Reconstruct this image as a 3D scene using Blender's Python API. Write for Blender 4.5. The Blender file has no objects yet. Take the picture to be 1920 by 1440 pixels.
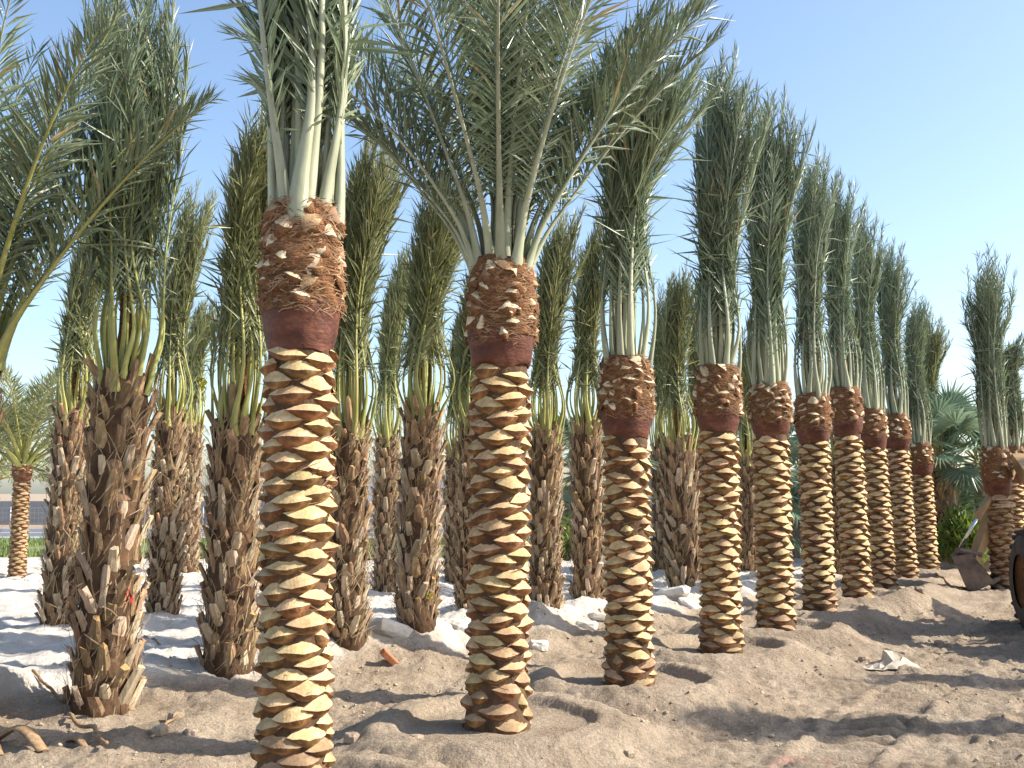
import bpy, math, random
import numpy as np
from mathutils import Vector, Matrix, Euler

# ------------------------------------------------------------------ camera, sky, sun, exposure
SC = bpy.context.scene
COL = SC.collection
FPX = 1941.0                      # focal length in pixels of the 1920 px wide photograph
PITCH = math.atan(204 / FPX)
CAMH = 1.7
cam_d = bpy.data.cameras.new('camera')
cam = bpy.data.objects.new('camera', cam_d); COL.objects.link(cam)
cam.location = (0, 0, CAMH)
cam.rotation_euler = (math.pi / 2 + PITCH, 0, 0)
cam_d.sensor_width = 36.0
cam_d.lens = 36.0 * FPX / 1920
cam_d.clip_start = 0.05
cam_d.clip_end = 3000
SC.camera = cam

SUN_EL = math.radians(37)
SUN_AZ = math.radians(91)         # clockwise from +Y (the viewing direction)
W = bpy.data.worlds.new('World'); SC.world = W; W.use_nodes = True
wn = W.node_tree.nodes; wl = W.node_tree.links
bg = wn['Background']
sky = wn.new('ShaderNodeTexSky'); sky.sky_type = 'NISHITA'; sky.sun_disc = False
sky.sun_elevation = SUN_EL; sky.sun_rotation = SUN_AZ
sky.altitude = 50; sky.air_density = 1.0; sky.dust_density = 1.5; sky.ozone_density = 1.8
wl.new(sky.outputs[0], bg.inputs[0]); bg.inputs[1].default_value = 0.15
sun_d = bpy.data.lights.new('sun', 'SUN'); sun_d.energy = 5.0; sun_d.angle = math.radians(0.53)
sun_d.color = (1.0, 0.93, 0.82)
sun = bpy.data.objects.new('sun', sun_d); COL.objects.link(sun)
sdir = Vector((math.sin(SUN_AZ) * math.cos(SUN_EL), math.cos(SUN_AZ) * math.cos(SUN_EL), math.sin(SUN_EL)))
sun.rotation_euler = (-sdir).to_track_quat('-Z', 'Y').to_euler()
sun.location = (30, 0, 30)
SC.view_settings.view_transform = 'Standard'
SC.view_settings.look = 'None'
SC.view_settings.exposure = 0.88
SC.view_settings.gamma = 1.0
SC.view_settings.use_curve_mapping = False

RNG = np.random.default_rng(7)
random.seed(7)

# ------------------------------------------------------------------ helpers
def ray(px, py):
    u = px - 960.0; v = 720.0 - py
    c, s = math.cos(PITCH), math.sin(PITCH)
    return np.array([u, FPX * c - v * s, FPX * s + v * c])
def on_ground(px, py, z=0.0):
    d = ray(px, py); t = (z - CAMH) / d[2]
    return float(d[0] * t), float(d[1] * t)
def at(px, py, Y):
    d = ray(px, py); t = Y / d[1]
    return float(d[0] * t), Y, float(CAMH + d[2] * t)

def tag(o, label=None, cat=None, group=None, kind=None):
    if label: o['label'] = label
    if cat: o['category'] = cat
    if group: o['group'] = group
    if kind: o['kind'] = kind
    return o
def empty(name, loc=(0, 0, 0), rot=(0, 0, 0)):
    o = bpy.data.objects.new(name, None); COL.objects.link(o)
    o.location = loc; o.rotation_euler = rot; o.empty_display_size = 0.2
    return o
def link(name, me, parent=None):
    o = bpy.data.objects.new(name, me); COL.objects.link(o)
    if parent is not None: o.parent = parent
    return o
def mesh(name, V, F, mats, mi=None, smooth=True):
    me = bpy.data.meshes.new(name)
    V = V.tolist() if isinstance(V, np.ndarray) else V
    F = F.tolist() if isinstance(F, np.ndarray) else F
    me.from_pydata(V, [], F)
    for m in mats: me.materials.append(m)
    n = len(me.polygons)
    if mi is not None: me.polygons.foreach_set('material_index', np.asarray(mi, dtype=np.int32))
    me.polygons.foreach_set('use_smooth', np.full(n, bool(smooth)))
    me.update()
    return me

class MB:
    """collects shapes into one mesh"""
    def __init__(s): s.V = []; s.F = []; s.M = []; s.n = 0
    def add(s, V, F, m=0):
        V = np.asarray(V, float)
        s.V.append(V); k = s.n
        for f in F: s.F.append([i + k for i in f]); s.M.append(m)
        s.n += len(V)
    def box(s, c, d, m=0, R=None, bev=0.0):
        x, y, z = d[0] / 2, d[1] / 2, d[2] / 2
        b = min(bev, x * .9, y * .9, z * .9)
        if b <= 0:
            V = np.array([[i, j, k] for i in (-x, x) for j in (-y, y) for k in (-z, z)])
            F = [(0, 1, 3, 2), (4, 6, 7, 5), (0, 4, 5, 1), (2, 3, 7, 6), (0, 2, 6, 4), (1, 5, 7, 3)]
        else:
            V = []; idx = {}
            for i in (-1, 1):
                for j in (-1, 1):
                    for k in (-1, 1):
                        for a in range(3):
                            p = [i * x, j * y, k * z]
                            for q in range(3):
                                if q != a: p[q] -= (i, j, k)[q] * b
                            idx[(i, j, k, a)] = len(V); V.append(p)
            V = np.array(V); F = []
            for a in range(3):
                u, w = [q for q in range(3) if q != a]
                for sg in (-1, 1):
                    f = []
                    for (cu, cw) in ((-1, -1), (1, -1), (1, 1), (-1, 1)):
                        key = [0, 0, 0]; key[a] = sg; key[u] = cu; key[w] = cw
                        f.append(idx[(*key, a)])
                    F.append(f)
            for a in range(3):
                u, w = [q for q in range(3) if q != a]
                for cu in (-1, 1):
                    for cw in (-1, 1):
                        f = []
                        for sg, ax in ((-1, u), (1, u), (1, w), (-1, w)):
                            key = [0, 0, 0]; key[a] = sg; key[u] = cu; key[w] = cw
                            f.append(idx[(*key, ax)])
                        F.append(f)
            for i in (-1, 1):
                for j in (-1, 1):
                    for k in (-1, 1): F.append([idx[(i, j, k, a)] for a in range(3)])
        if R is not None: V = V @ np.array(R).T
        s.add(V + np.array(c), F, m)
    def tube(s, P, r, n=8, m=0, cap=True, ell=None):
        P = np.asarray(P, float); K = len(P)
        r = np.broadcast_to(np.asarray(r, float), (K,))
        T = np.gradient(P, axis=0); T /= np.linalg.norm(T, axis=1)[:, None] + 1e-9
        up = np.array([0, 0, 1.0]) if abs(T[0][2]) < .9 else np.array([0, 1.0, 0])
        A = np.cross(T, up); A /= np.linalg.norm(A, axis=1)[:, None] + 1e-9
        B = np.cross(A, T)
        th = np.arange(n) * 2 * math.pi / n
        V = P[:, None] + r[:, None, None] * (np.cos(th)[None, :, None] * A[:, None] + np.sin(th)[None, :, None] * B[:, None])
        F = [(k * n + i, k * n + (i + 1) % n, (k + 1) * n + (i + 1) % n, (k + 1) * n + i) for k in range(K - 1) for i in range(n)]
        if cap: F += [tuple(range(n))[::-1], tuple((K - 1) * n + i for i in range(n))]
        s.add(V.reshape(-1, 3), F, m)
    def lathe(s, prof, n=24, m=0, axis='z', c=(0, 0, 0), cap=False):
        prof = np.asarray(prof, float); K = len(prof)
        th = np.arange(n) * 2 * math.pi / n
        V = np.stack([prof[:, 0][:, None] * np.cos(th), prof[:, 0][:, None] * np.sin(th), np.repeat(prof[:, 1][:, None], n, 1)], -1).reshape(-1, 3)
        if axis == 'x': V = V[:, [2, 0, 1]]
        F = [(k * n + i, k * n + (i + 1) % n, (k + 1) * n + (i + 1) % n, (k + 1) * n + i) for k in range(K - 1) for i in range(n)]
        if cap: F += [tuple(range(n))[::-1], tuple((K - 1) * n + i for i in range(n))]
        s.add(V + np.array(c), F, m)
    def prism(s, poly, a, b, m=0):
        """polygon in (y, z) extruded along x from a to b"""
        n = len(poly)
        V = [(a, y, z) for y, z in poly] + [(b, y, z) for y, z in poly]
        F = [tuple(range(n))[::-1], tuple(range(n, 2 * n))] + [(i, (i + 1) % n, n + (i + 1) % n, n + i) for i in range(n)]
        s.add(V, F, m)
    def build(s, name, mats, parent=None, smooth=False):
        me = mesh(name, np.concatenate(s.V), s.F, mats if isinstance(mats, (list, tuple)) else [mats], s.M, smooth)
        return link(name, me, parent)

# value noise -------------------------------------------------------
def _hash(i, j, k):
    h = (i.astype(np.int64) * 374761393 + j.astype(np.int64) * 668265263 + k * 1442695041) & 0xFFFFFFFF
    h = ((h ^ (h >> 13)) * 1274126177) & 0xFFFFFFFF
    return ((h ^ (h >> 16)) & 0xFFFF) / 65535.0
def vnoise(x, y, seed=0):
    xi = np.floor(x); yi = np.floor(y); fx = x - xi; fy = y - yi
    fx = fx * fx * (3 - 2 * fx); fy = fy * fy * (3 - 2 * fy)
    a = _hash(xi, yi, seed); b = _hash(xi + 1, yi, seed); c = _hash(xi, yi + 1, seed); d = _hash(xi + 1, yi + 1, seed)
    return (a + (b - a) * fx) * (1 - fy) + (c + (d - c) * fx) * fy
def fbm(x, y, o=4, seed=0, g=0.5):
    t = 0; a = 1; s = 0
    for i in range(o):
        t = t + a * (vnoise(x, y, seed + i * 17) - .5); s += a; a *= g; x = x * 2.03 + 5.1; y = y * 2.03 + 1.7
    return t / s * 2

def catmull(P, n):
    P = np.asarray(P, float)
    Q = np.vstack([2 * P[0] - P[1], P, 2 * P[-1] - P[-2]])
    m = len(P) - 1
    t = np.linspace(0, m, n); i = np.minimum(t.astype(int), m - 1); f = (t - i)[:, None]
    p0, p1, p2, p3 = Q[i], Q[i + 1], Q[i + 2], Q[i + 3]
    return .5 * (2 * p1 + (p2 - p0) * f + (2 * p0 - 5 * p1 + 4 * p2 - p3) * f ** 2 + (3 * p1 - p0 - 3 * p2 + p3) * f ** 3)

# ------------------------------------------------------------------ materials
def new_mat(name):
    m = bpy.data.materials.new(name); m.use_nodes = True
    return m, m.node_tree.nodes, m.node_tree.links, m.node_tree.nodes['Principled BSDF']
def rgba(c): return (c[0], c[1], c[2], 1.0)
def surf(name, ca, cb, scale=8.0, rough=0.8, bump=0.3, bscale=None, stretch=(1, 1, 1), spec=0.3, objvar=0.0, metal=0.0, cc=None, dist=0.01, detail=6):
    """two-tone noise colour, fine bump, brightness varying from object to object"""
    m, n, l, b = new_mat(name)
    tc = n.new('ShaderNodeTexCoord'); mp = n.new('ShaderNodeMapping'); mp.inputs['Scale'].default_value = stretch
    l.new(tc.outputs['Object'], mp.inputs[0])
    nz = n.new('ShaderNodeTexNoise'); nz.inputs['Scale'].default_value = scale; nz.inputs['Detail'].default_value = detail; nz.inputs['Roughness'].default_value = .65
    l.new(mp.outputs[0], nz.inputs[0])
    cr = n.new('ShaderNodeValToRGB'); cr.color_ramp.elements[0].color = rgba(ca); cr.color_ramp.elements[1].color = rgba(cb)
    cr.color_ramp.elements[0].position = .3; cr.color_ramp.elements[1].position = .7
    if cc:
        e = cr.color_ramp.elements.new(.52); e.color = rgba(cc)
    l.new(nz.outputs[0], cr.inputs[0])
    out = cr.outputs[0]
    if objvar:
        oi = n.new('ShaderNodeObjectInfo'); mr = n.new('ShaderNodeMapRange')
        mr.inputs['To Min'].default_value = 1 - objvar; mr.inputs['To Max'].default_value = 1 + objvar
        l.new(oi.outputs['Random'], mr.inputs[0])
        hs = n.new('ShaderNodeHueSaturation'); l.new(out, hs.inputs['Color']); l.new(mr.outputs[0], hs.inputs['Value'])
        mr2 = n.new('ShaderNodeMapRange'); mr2.inputs['To Min'].default_value = .487; mr2.inputs['To Max'].default_value = .513
        fr = n.new('ShaderNodeMath'); fr.operation = 'MULTIPLY'; fr.inputs[1].default_value = 7.31
        fr2 = n.new('ShaderNodeMath'); fr2.operation = 'FRACT'
        l.new(oi.outputs['Random'], fr.inputs[0]); l.new(fr.outputs[0], fr2.inputs[0]); l.new(fr2.outputs[0], mr2.inputs[0]); l.new(mr2.outputs[0], hs.inputs['Hue'])
        out = hs.outputs[0]
    l.new(out, b.inputs['Base Color'])
    b.inputs['Roughness'].default_value = rough; b.inputs['Specular IOR Level'].default_value = spec; b.inputs['Metallic'].default_value = metal
    if bump:
        nb = n.new('ShaderNodeTexNoise'); nb.inputs['Scale'].default_value = bscale or scale * 4; nb.inputs['Detail'].default_value = 5
        l.new(mp.outputs[0], nb.inputs[0])
        bp = n.new('ShaderNodeBump'); bp.inputs['Strength'].default_value = bump; bp.inputs['Distance'].default_value = dist
        l.new(nb.outputs[0], bp.inputs['Height']); l.new(bp.outputs[0], b.inputs['Normal'])
    return m
def leaf_mat(name, ca, cb, rough=0.42, trans=0.22, objvar=.25, dry=None):
    m, n, l, b = new_mat(name)
    oi = n.new('ShaderNodeObjectInfo'); geo = n.new('ShaderNodeNewGeometry')
    mx = n.new('ShaderNodeMix'); mx.data_type = 'RGBA'
    mx.inputs['A'].default_value = rgba(ca); mx.inputs['B'].default_value = rgba(cb)
    l.new(geo.outputs['Random Per Island'], mx.inputs['Factor'])
    out = mx.outputs['Result']
    if dry:
        gt = n.new('ShaderNodeMath'); gt.operation = 'GREATER_THAN'; gt.inputs[1].default_value = .972
        l.new(geo.outputs['Random Per Island'], gt.inputs[0])
        m2 = n.new('ShaderNodeMix'); m2.data_type = 'RGBA'; m2.inputs['B'].default_value = rgba(dry)
        l.new(gt.outputs[0], m2.inputs['Factor']); l.new(out, m2.inputs['A']); out = m2.outputs['Result']
    mr = n.new('ShaderNodeMapRange'); mr.inputs['To Min'].default_value = 1 - objvar; mr.inputs['To Max'].default_value = 1 + objvar
    l.new(oi.outputs['Random'], mr.inputs[0])
    hs = n.new('ShaderNodeHueSaturation'); l.new(out, hs.inputs['Color']); l.new(mr.outputs[0], hs.inputs['Value'])
    l.new(hs.outputs[0], b.inputs['Base Color'])
    b.inputs['Roughness'].default_value = rough; b.inputs['Specular IOR Level'].default_value = .5
    tr = n.new('ShaderNodeBsdfTranslucent'); l.new(hs.outputs[0], tr.inputs['Color'])
    ms = n.new('ShaderNodeMixShader'); ms.inputs[0].default_value = trans
    l.new(b.outputs[0], ms.inputs[1]); l.new(tr.outputs[0], ms.inputs[2])
    l.new(ms.outputs[0], n['Material Output'].inputs['Surface'])
    return m

M = {}
M['cut'] = surf('cut_wood_pale', (.36, .22, .095), (.66, .50, .28), 11, .75, .45, 60, objvar=.2, cc=(.58, .41, .21))
M['cutside'] = surf('stub_side_orange', (.065, .031, .014), (.36, .195, .078), 11, .7, .5, 50, objvar=.3, cc=(.19, .090, .034))
M['cutlow'] = surf('cut_wood_weathered_and_shaded', (.22, .13, .065), (.48, .34, .19), 13, .8, .4, 60, objvar=.2)  # weathered low stubs; elsewhere its dark tone paints shade over whole trunks
M['core'] = surf('trunk_fibre_dark', (.033, .018, .011), (.16, .090, .045), 10, .9, .8, 40, stretch=(1, 1, .5))
M['band'] = surf('peeled_red_brown_band', (.050, .018, .011), (.21, .085, .048), 7, .6, .6, 30, stretch=(1, 1, 1.6), spec=.35, cc=(.115, .036, .020))
M['fibre'] = surf('brown_fibre_mat', (.075, .030, .013), (.30, .145, .062), 12, .95, .9, 30, stretch=(1, 1, 3.5), dist=.03)
M['strand'] = surf('fibre_strand', (.09, .036, .015), (.46, .30, .17), 14, .95, 0)
M['chip'] = surf('cut_petiole_pale', (.46, .36, .22), (.72, .60, .40), 16, .8, .3, 60, objvar=.2)
M['chipb'] = surf('cut_petiole_brown', (.22, .12, .06), (.46, .31, .18), 16, .85, .4, 60, objvar=.25)
M['boot'] = surf('old_leaf_base', (.12, .074, .040), (.47, .335, .20), 9, .85, .6, 40, stretch=(2.5, 2.5, .5), objvar=.35, cc=(.28, .180, .098))
M['boottip'] = surf('old_leaf_base_cut', (.26, .13, .050), (.50, .31, .14), 14, .8, .4, objvar=.3)
M['bootdry'] = surf('dry_leaf_base_grey', (.28, .20, .125), (.60, .48, .33), 10, .9, .5, 40, stretch=(2.5, 2.5, .5), objvar=.25)
M['ragged'] = surf('ragged_dry_fibre', (.15, .095, .05), (.52, .40, .25), 7, .95, 0)
M['leaf'] = leaf_mat('date_leaflet_grey_green', (.128, .172, .095), (.265, .315, .190), .36, .26, .22, dry=(.34, .27, .14))
M['leafy'] = leaf_mat('date_leaflet_olive', (.155, .180, .072), (.300, .305, .145), .40, .30, .25, dry=(.36, .28, .13))
M['pet'] = surf('petiole_pale_green', (.24, .265, .16), (.42, .43, .30), 5, .5, .1, 40, stretch=(2, 2, .4), spec=.4, objvar=.12)
M['pety'] = surf('petiole_yellow_green', (.24, .25, .055), (.46, .44, .16), 4, .5, .1, 40, stretch=(2, 2, .4), spec=.4, objvar=.2)
M['twine'] = surf('green_twine', (.20, .24, .15), (.38, .40, .26), 30, .8, .2)
M['fan'] = leaf_mat('fan_leaf_blue_green', (.14, .21, .14), (.23, .31, .21), .38, .30, .25)
M['fanpet'] = surf('fan_petiole', (.16, .17, .06), (.30, .28, .12), 6, .6, .1)
M['fantrunk'] = surf('fan_palm_trunk', (.13, .085, .055), (.36, .29, .22), 8, .9, .8, 30, stretch=(1.5, 1.5, 1))
M['bush'] = leaf_mat('shrub_leaf', (.10, .19, .030), (.26, .34, .05), .5, .3, .2)
M['bushd'] = leaf_mat('shrub_leaf_dark', (.05, .10, .025), (.12, .19, .05), .5, .3, .2)
M['grass'] = leaf_mat('grass_blade', (.10, .16, .04), (.24, .29, .09), .6, .3, .1)
M['stem'] = surf('shrub_stem', (.08, .05, .03), (.2, .14, .09), 10, .9, .3)
M['rock'] = surf('pale_caliche_lump', (.46, .41, .35), (.74, .69, .62), 5, .95, .6, 25, objvar=.1, dist=.03)
M['clod'] = surf('soil_clod', (.25, .19, .13), (.46, .36, .26), 7, .95, .7, 30, objvar=.12, dist=.03)
M['stick'] = surf('dry_frond_stick', (.16, .09, .045), (.40, .27, .15), 8, .85, .4, stretch=(3, 3, .6))
M['hose'] = surf('black_hose', (.02, .02, .02), (.06, .055, .05), 10, .5, .1)
M['red'] = surf('red_ribbon', (.30, .010, .014), (.46, .022, .024), 10, .5, .1)
M['yellow'] = surf('yellow_ribbon', (.60, .50, .02), (.70, .60, .05), 10, .5, .1)
M['paper'] = surf('white_paper', (.62, .60, .56), (.78, .76, .73), 9, .8, .3)
M['asphalt'] = surf('asphalt', (.11, .115, .125), (.17, .175, .185), 3, .9, .2, 60)
M['line'] = surf('road_paint', (.62, .62, .60), (.76, .76, .74), 6, .8, .1)
M['turf'] = surf('turf_soil', (.10, .13, .04), (.28, .25, .14), .8, .95, .4, 20, cc=(.17, .19, .07))
M['wall'] = surf('grey_render', (.23, .23, .235), (.30, .30, .31), .6, .9, .15, 20)
M['wallp'] = surf('pale_panel', (.46, .50, .50), (.58, .61, .60), .8, .8, .1, 15)
M['white'] = surf('white_panel', (.62, .64, .66), (.76, .78, .80), .8, .7, .05, 15)
M['roofm'] = surf('roof_metal', (.26, .28, .30), (.36, .38, .40), 1, .5, .1, 20, spec=.5)
M['glass'] = surf('dark_glass', (.02, .025, .03), (.05, .055, .06), 1, .1, 0, spec=.6)
M['steel'] = surf('galvanised_steel', (.36, .37, .38), (.52, .53, .54), 20, .45, .1, metal=.6)
M['rubber'] = surf('dusty_rubber', (.030, .027, .024), (.10, .085, .07), 6, .9, .5, 30)
M['paint'] = surf('worn_tan_machine_paint', (.25, .155, .075), (.40, .27, .14), 4, .55, .25, 30, cc=(.33, .21, .10))
M['orange'] = surf('worn_orange_rim', (.10, .045, .02), (.24, .11, .045), 5, .6, .2)
M['dirtsteel'] = surf('dirty_bucket_steel', (.055, .040, .032), (.19, .135, .10), 4, .7, .5, 25, spec=.4)
M['chrome'] = surf('chrome_rod', (.62, .62, .62), (.72, .72, .72), 6, .18, 0, metal=1.0)
M['black'] = surf('black_plastic', (.015, .015, .015), (.03, .03, .03), 6, .5, .1)

def ground_material():
    m, n, l, b = new_mat('soil_and_pale_sand')
    tc = n.new('ShaderNodeTexCoord')
    def noise(s, d=6, r=.6):
        z = n.new('ShaderNodeTexNoise'); z.inputs['Scale'].default_value = s; z.inputs['Detail'].default_value = d; z.inputs['Roughness'].default_value = r
        l.new(tc.outputs['Object'], z.inputs[0]); return z
    def ramp(src, stops):
        c = n.new('ShaderNodeValToRGB')
        for i, (p, col) in enumerate(stops):
            e = c.color_ramp.elements[i] if i < 2 else c.color_ramp.elements.new(p)
            e.position = p; e.color = rgba(col)
        l.new(src, c.inputs[0]); return c
    def mix(f, a, c_, mode='MIX'):
        x = n.new('ShaderNodeMix'); x.data_type = 'RGBA'; x.blend_type = mode
        if isinstance(f, float): x.inputs['Factor'].default_value = f
        else: l.new(f, x.inputs['Factor'])
        for s_, v in (('A', a), ('B', c_)):
            if isinstance(v, tuple): x.inputs[s_].default_value = rgba(v)
            else: l.new(v, x.inputs[s_])
        return x.outputs['Result']
    soil = ramp(noise(1.6, 8, .62).outputs[0], [(.28, (.285, .218, .152)), (.75, (.55, .445, .332)), (.5, (.41, .325, .235))])
    fine = ramp(noise(42, 4, .7).outputs[0], [(.30, (.62, .60, .58)), (.62, (1.05, 1.05, 1.05))])
    soilc = mix(1.0, soil.outputs[0], fine.outputs[0], 'MULTIPLY')
    sandc = ramp(noise(2.2, 7, .6).outputs[0], [(.28, (.46, .385, .30)), (.66, (.77, .715, .635)), (.45, (.66, .60, .52))])
    at_ = n.new('ShaderNodeAttribute'); at_.attribute_name = 'sand'
    base = mix(at_.outputs['Fac'], soilc, sandc.outputs[0])
    # faint red survey paint on the soil
    ar = n.new('ShaderNodeAttribute'); ar.attribute_name = 'redpaint'
    red = n.new('ShaderNodeMath'); red.operation = 'MULTIPLY'; l.new(ar.outputs['Fac'], red.inputs[0])
    rr = ramp(noise(18, 3).outputs[0], [(.45, (0, 0, 0)), (.6, (1, 1, 1))]); l.new(rr.outputs[0], red.inputs[1])
    base = mix(red.outputs[0], base, (.62, .16, .15))
    l.new(base, b.inputs['Base Color']); b.inputs['Roughness'].default_value = .95; b.inputs['Specular IOR Level'].default_value = .15
    n1 = noise(20, 7, .7); n2 = noise(75, 4, .7)
    ad = n.new('ShaderNodeMath'); ad.operation = 'MULTIPLY_ADD'; ad.inputs[1].default_value = .35
    l.new(n2.outputs[0], ad.inputs[0]); l.new(n1.outputs[0], ad.inputs[2])
    bp = n.new('ShaderNodeBump'); bp.inputs['Strength'].default_value = 1.0; bp.inputs['Distance'].default_value = .045
    l.new(ad.outputs[0], bp.inputs['Height']); l.new(bp.outputs[0], b.inputs['Normal'])
    return m
M['ground'] = ground_material()

# ------------------------------------------------------------------ palm positions (photograph pixel of the foot -> ground point)
ROW = np.array([math.sin(math.radians(31.3)), math.cos(math.radians(31.3))])
LEFT = np.array([-ROW[1], ROW[0]])
# px, foot py, top of cut trunk, top of collar, tie, crown top, trunk width px, lean px
CUT = [
    (548, 1504, 655, 392, -330, -700, 134, -4, 'P1'),
    (932, 1362, 692, 502, None, None, 113, 8, 'P2'),
    (1180, 1280, 820, 676, 402, 60, 88, 0, 'P3'),
    (1352, 1222, 808, 690, 490, 88, 74, 5, 'P4'),
    (1455, 1181, 815, 722, 528, 180, 67, 0, 'P5'),
    (1537, 1146, 830, 742, 575, 280, 58, -2, 'P6'),
    (1609, 1123, 816, 730, 560, 335, 53, -12, 'P7'),
    (1657, 1106, 840, 768, 610, 395, 47, -12, 'P8'),
    (1699, 1089, 842, 778, 640, 445, 43, -8, 'P9'),
    (1740, 1071, 890, 832, 690, 545, 39, -6, 'P10'),
    (1884, 1101, 925, 838, 660, 472, 46, -6, 'P11'),
    (1909, 1086, 905, 838, 700, 630, 42, 0, 'P12'),
]
# px, foot py, trunk top, tie, crown top, width px, lean px
RAW = [
    (192, 1312, 705, 470, -60, 138, 12, 'A'),
    (108, 1183, 770, 600, 400, 78, 10, 'B'),
    (305, 1166, 780, 640, 345, 70, 2, 'C'),
    (428, 1260, 790, 500, 190, 118, 4, 'D'),
    (352, 1082, 800, 690, 560, 46, 0, 'E'),
    (650, 1230, 800, 600, 250, 88, 0, 'F'),
    (722, 1116, 822, 700, 470, 56, 0, 'G'),
    (780, 1208, 772, 595, 320, 92, 8, 'H'),
    (857, 1102, 850, 742, 550, 58, 0, 'I'),
    (884, 1186, 800, 640, 440, 66, 0, 'J'),
    (1022, 1170, 812, 668, 392, 70, 2, 'K'),
    (1104, 1150, 800, 655, 404, 72, -2, 'L'),
    (1284, 1116, 832, 712, 495, 78, -8, 'Mm'),
    (1244, 1078, 840, 730, 520, 52, 0, 'O'),
    (1316, 1086, 840, 722, 525, 50, -3, 'Pp'),
    (1406, 1090, 860, 750, 600, 44, 0, 'N'),
    (1578, 1076, 860, 770, 640, 38, 0, 'R'),
    (1763, 1062, 850, 740, 585, 36, -4, 'T'),
]
CUTP = {c[-1]: on_ground(c[0], c[1]) for c in CUT}
RAWP = {c[-1]: on_ground(c[0], c[1]) for c in RAW}

# ------------------------------------------------------------------ ground
def sand_edge(x, y):
    """distance to the side of the peeled row where the pale sand begins (positive = sand)"""
    rx = x + 1.22; ry = y - 5.69
    s = rx * ROW[0] + ry * ROW[1]; d = rx * LEFT[0] + ry * LEFT[1]
    edge = np.interp(s, [-4, 0, 2, 4, 8, 14, 20, 40], [5.6, 4.5, 4.0, 3.1, 2.35, 1.75, 1.6, 1.6])
    return d - edge
RINGS = []
for c in CUT:
    x, y = CUTP[c[-1]]
    r = {'P1': .80, 'P2': .82, 'P3': .76}.get(c[-1], .74)
    if c[-1] in ('P11', 'P12'): continue
    RINGS.append((x, y, r, .085))
DROP = .16
HEAPS = [(*on_ground(1850, 1106), 1.0, .13), (*on_ground(1908, 1090), .8, .12), (*on_ground(1720, 1130), .45, .16), (*on_ground(150, 1385), .5, .08)]
def ground_h(x, y):
    near = np.clip(1 - (np.hypot(x - 2, y - 10) - 16) / 14, 0, 1)
    h = .05 * fbm(x * .35, y * .35, 3, 3) + .035 * fbm(x * 1.3, y * 1.3, 3, 9)
    h = h + .030 * fbm(x * 4.2, y * 4.2, 4, 21, .6) + .028 * np.maximum(fbm(x * 9, y * 9, 3, 31, .6), -.05)
    h = h + .05 * np.clip(fbm(x * 3.1, y * 3.1, 3, 35) - .28, 0, .35) * 3 * np.clip(vnoise(x * .8, y * .8, 36) * 3 - 1.4, 0, 1)
    h = h + .022 * np.clip((vnoise(x * 13, y * 13, 44) - .62) * 3.2, 0, 1) * np.clip(vnoise(x * 1.9, y * 1.9, 45) * 2.2 - .5, 0, 1); rg = np.abs(fbm(x * 7.5, y * 7.5, 3, 37, .6)); h = h + (0.04 * np.clip(rg - .22, 0, .5) - .010) * (.2 + .9 * vnoise(x * 1.2, y * 1.2, 38)) + .020 * fbm(x * 17, y * 17, 2, 39)
    e = sand_edge(x, y)
    sandm = np.clip(e / .5 + .5 + .9 * fbm(x * 1.6, y * 1.6, 4, 41), 0, 1)
    berm = .13 * np.exp(-((e - .35) / .38) ** 2) * (1.0 + .9 * fbm(x * 1.1, y * 1.1, 3, 55))
    h = h + np.where(y < 24, berm, 0)
    h = h + .13 * sandm * np.abs(fbm(x * .9, y * .9, 4, 61, .6))
    low = -DROP * np.clip(.5 - e / 1.6, 0, 1) * near
    h = h * near + low
    # wheel tracks along the planted row
    rx = x + 1.22; ry = y - 5.69
    s = rx * ROW[0] + ry * ROW[1]; d = rx * LEFT[0] + ry * LEFT[1]
    for dc, ph in ((-2.15, 0), (-3.15, .4), (-4.6, .1), (-5.6, .7)):
        q = d - dc - .12 * np.sin(s * .35 + ph * 5)
        m = np.clip((.27 - np.abs(q)) / .06, 0, 1)
        tri = np.abs(((s * 5.2 + np.abs(q) * 2.4 * np.sign(q + 1e-6) + ph) % 1.0) - .5) * 2
        h = low + (h - low) * (1 - .6 * m) + m * (-.05 + .10 * np.clip(tri * 4 - 1.5, 0, 1) * (.45 + .8 * vnoise(x * 1.3, y * 1.3, 77)))
        h = h + .05 * np.exp(-((np.abs(q) - .33) / .07) ** 2) * vnoise(x * 5, y * 5, 78)
    ring = np.full_like(h, -DROP); inside = np.zeros_like(h); calm = np.zeros_like(h)
    for (cx, cy, R, H) in RINGS:
        dx = x - cx; dy = y - cy; r = np.hypot(dx, dy); a = np.arctan2(dy, dx)
        Rr = R * (1 + .05 * np.sin(a * 2 + cx * 3) + .02 * np.sin(a * 5 + cy)) + .03 * fbm(x * 2.6, y * 2.6, 4, 71, .6)
        t = r - Rr
        Hh = H * (1 + .22 * fbm(x * 1.4, y * 1.4, 2, 81)) + .006 * fbm(x * 9, y * 9, 2, 83)
        flo = 0.0
        v = np.where(t < 0, flo + (Hh - flo) * np.exp(-(np.minimum(t + .055, 0) / .05) ** 2), -DROP + (Hh + DROP) * np.exp(-(np.maximum(t - .04, 0) / .36) ** 1.5))
        ring = np.maximum(ring, v); calm = np.maximum(calm, np.clip(1.25 - r, 0, .35) / .35)
        inside = np.maximum(inside, np.clip((-t - .02) / .06, 0, 1))
    h = (h - low) * (1 - .35 * calm) * (1 - .8 * inside) + np.maximum(ring, low) + (.012 * fbm(x * 7, y * 7, 3, 91) + .014 * fbm(x * 15, y * 15, 2, 93) * (1 - .7 * inside)) * near
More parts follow.
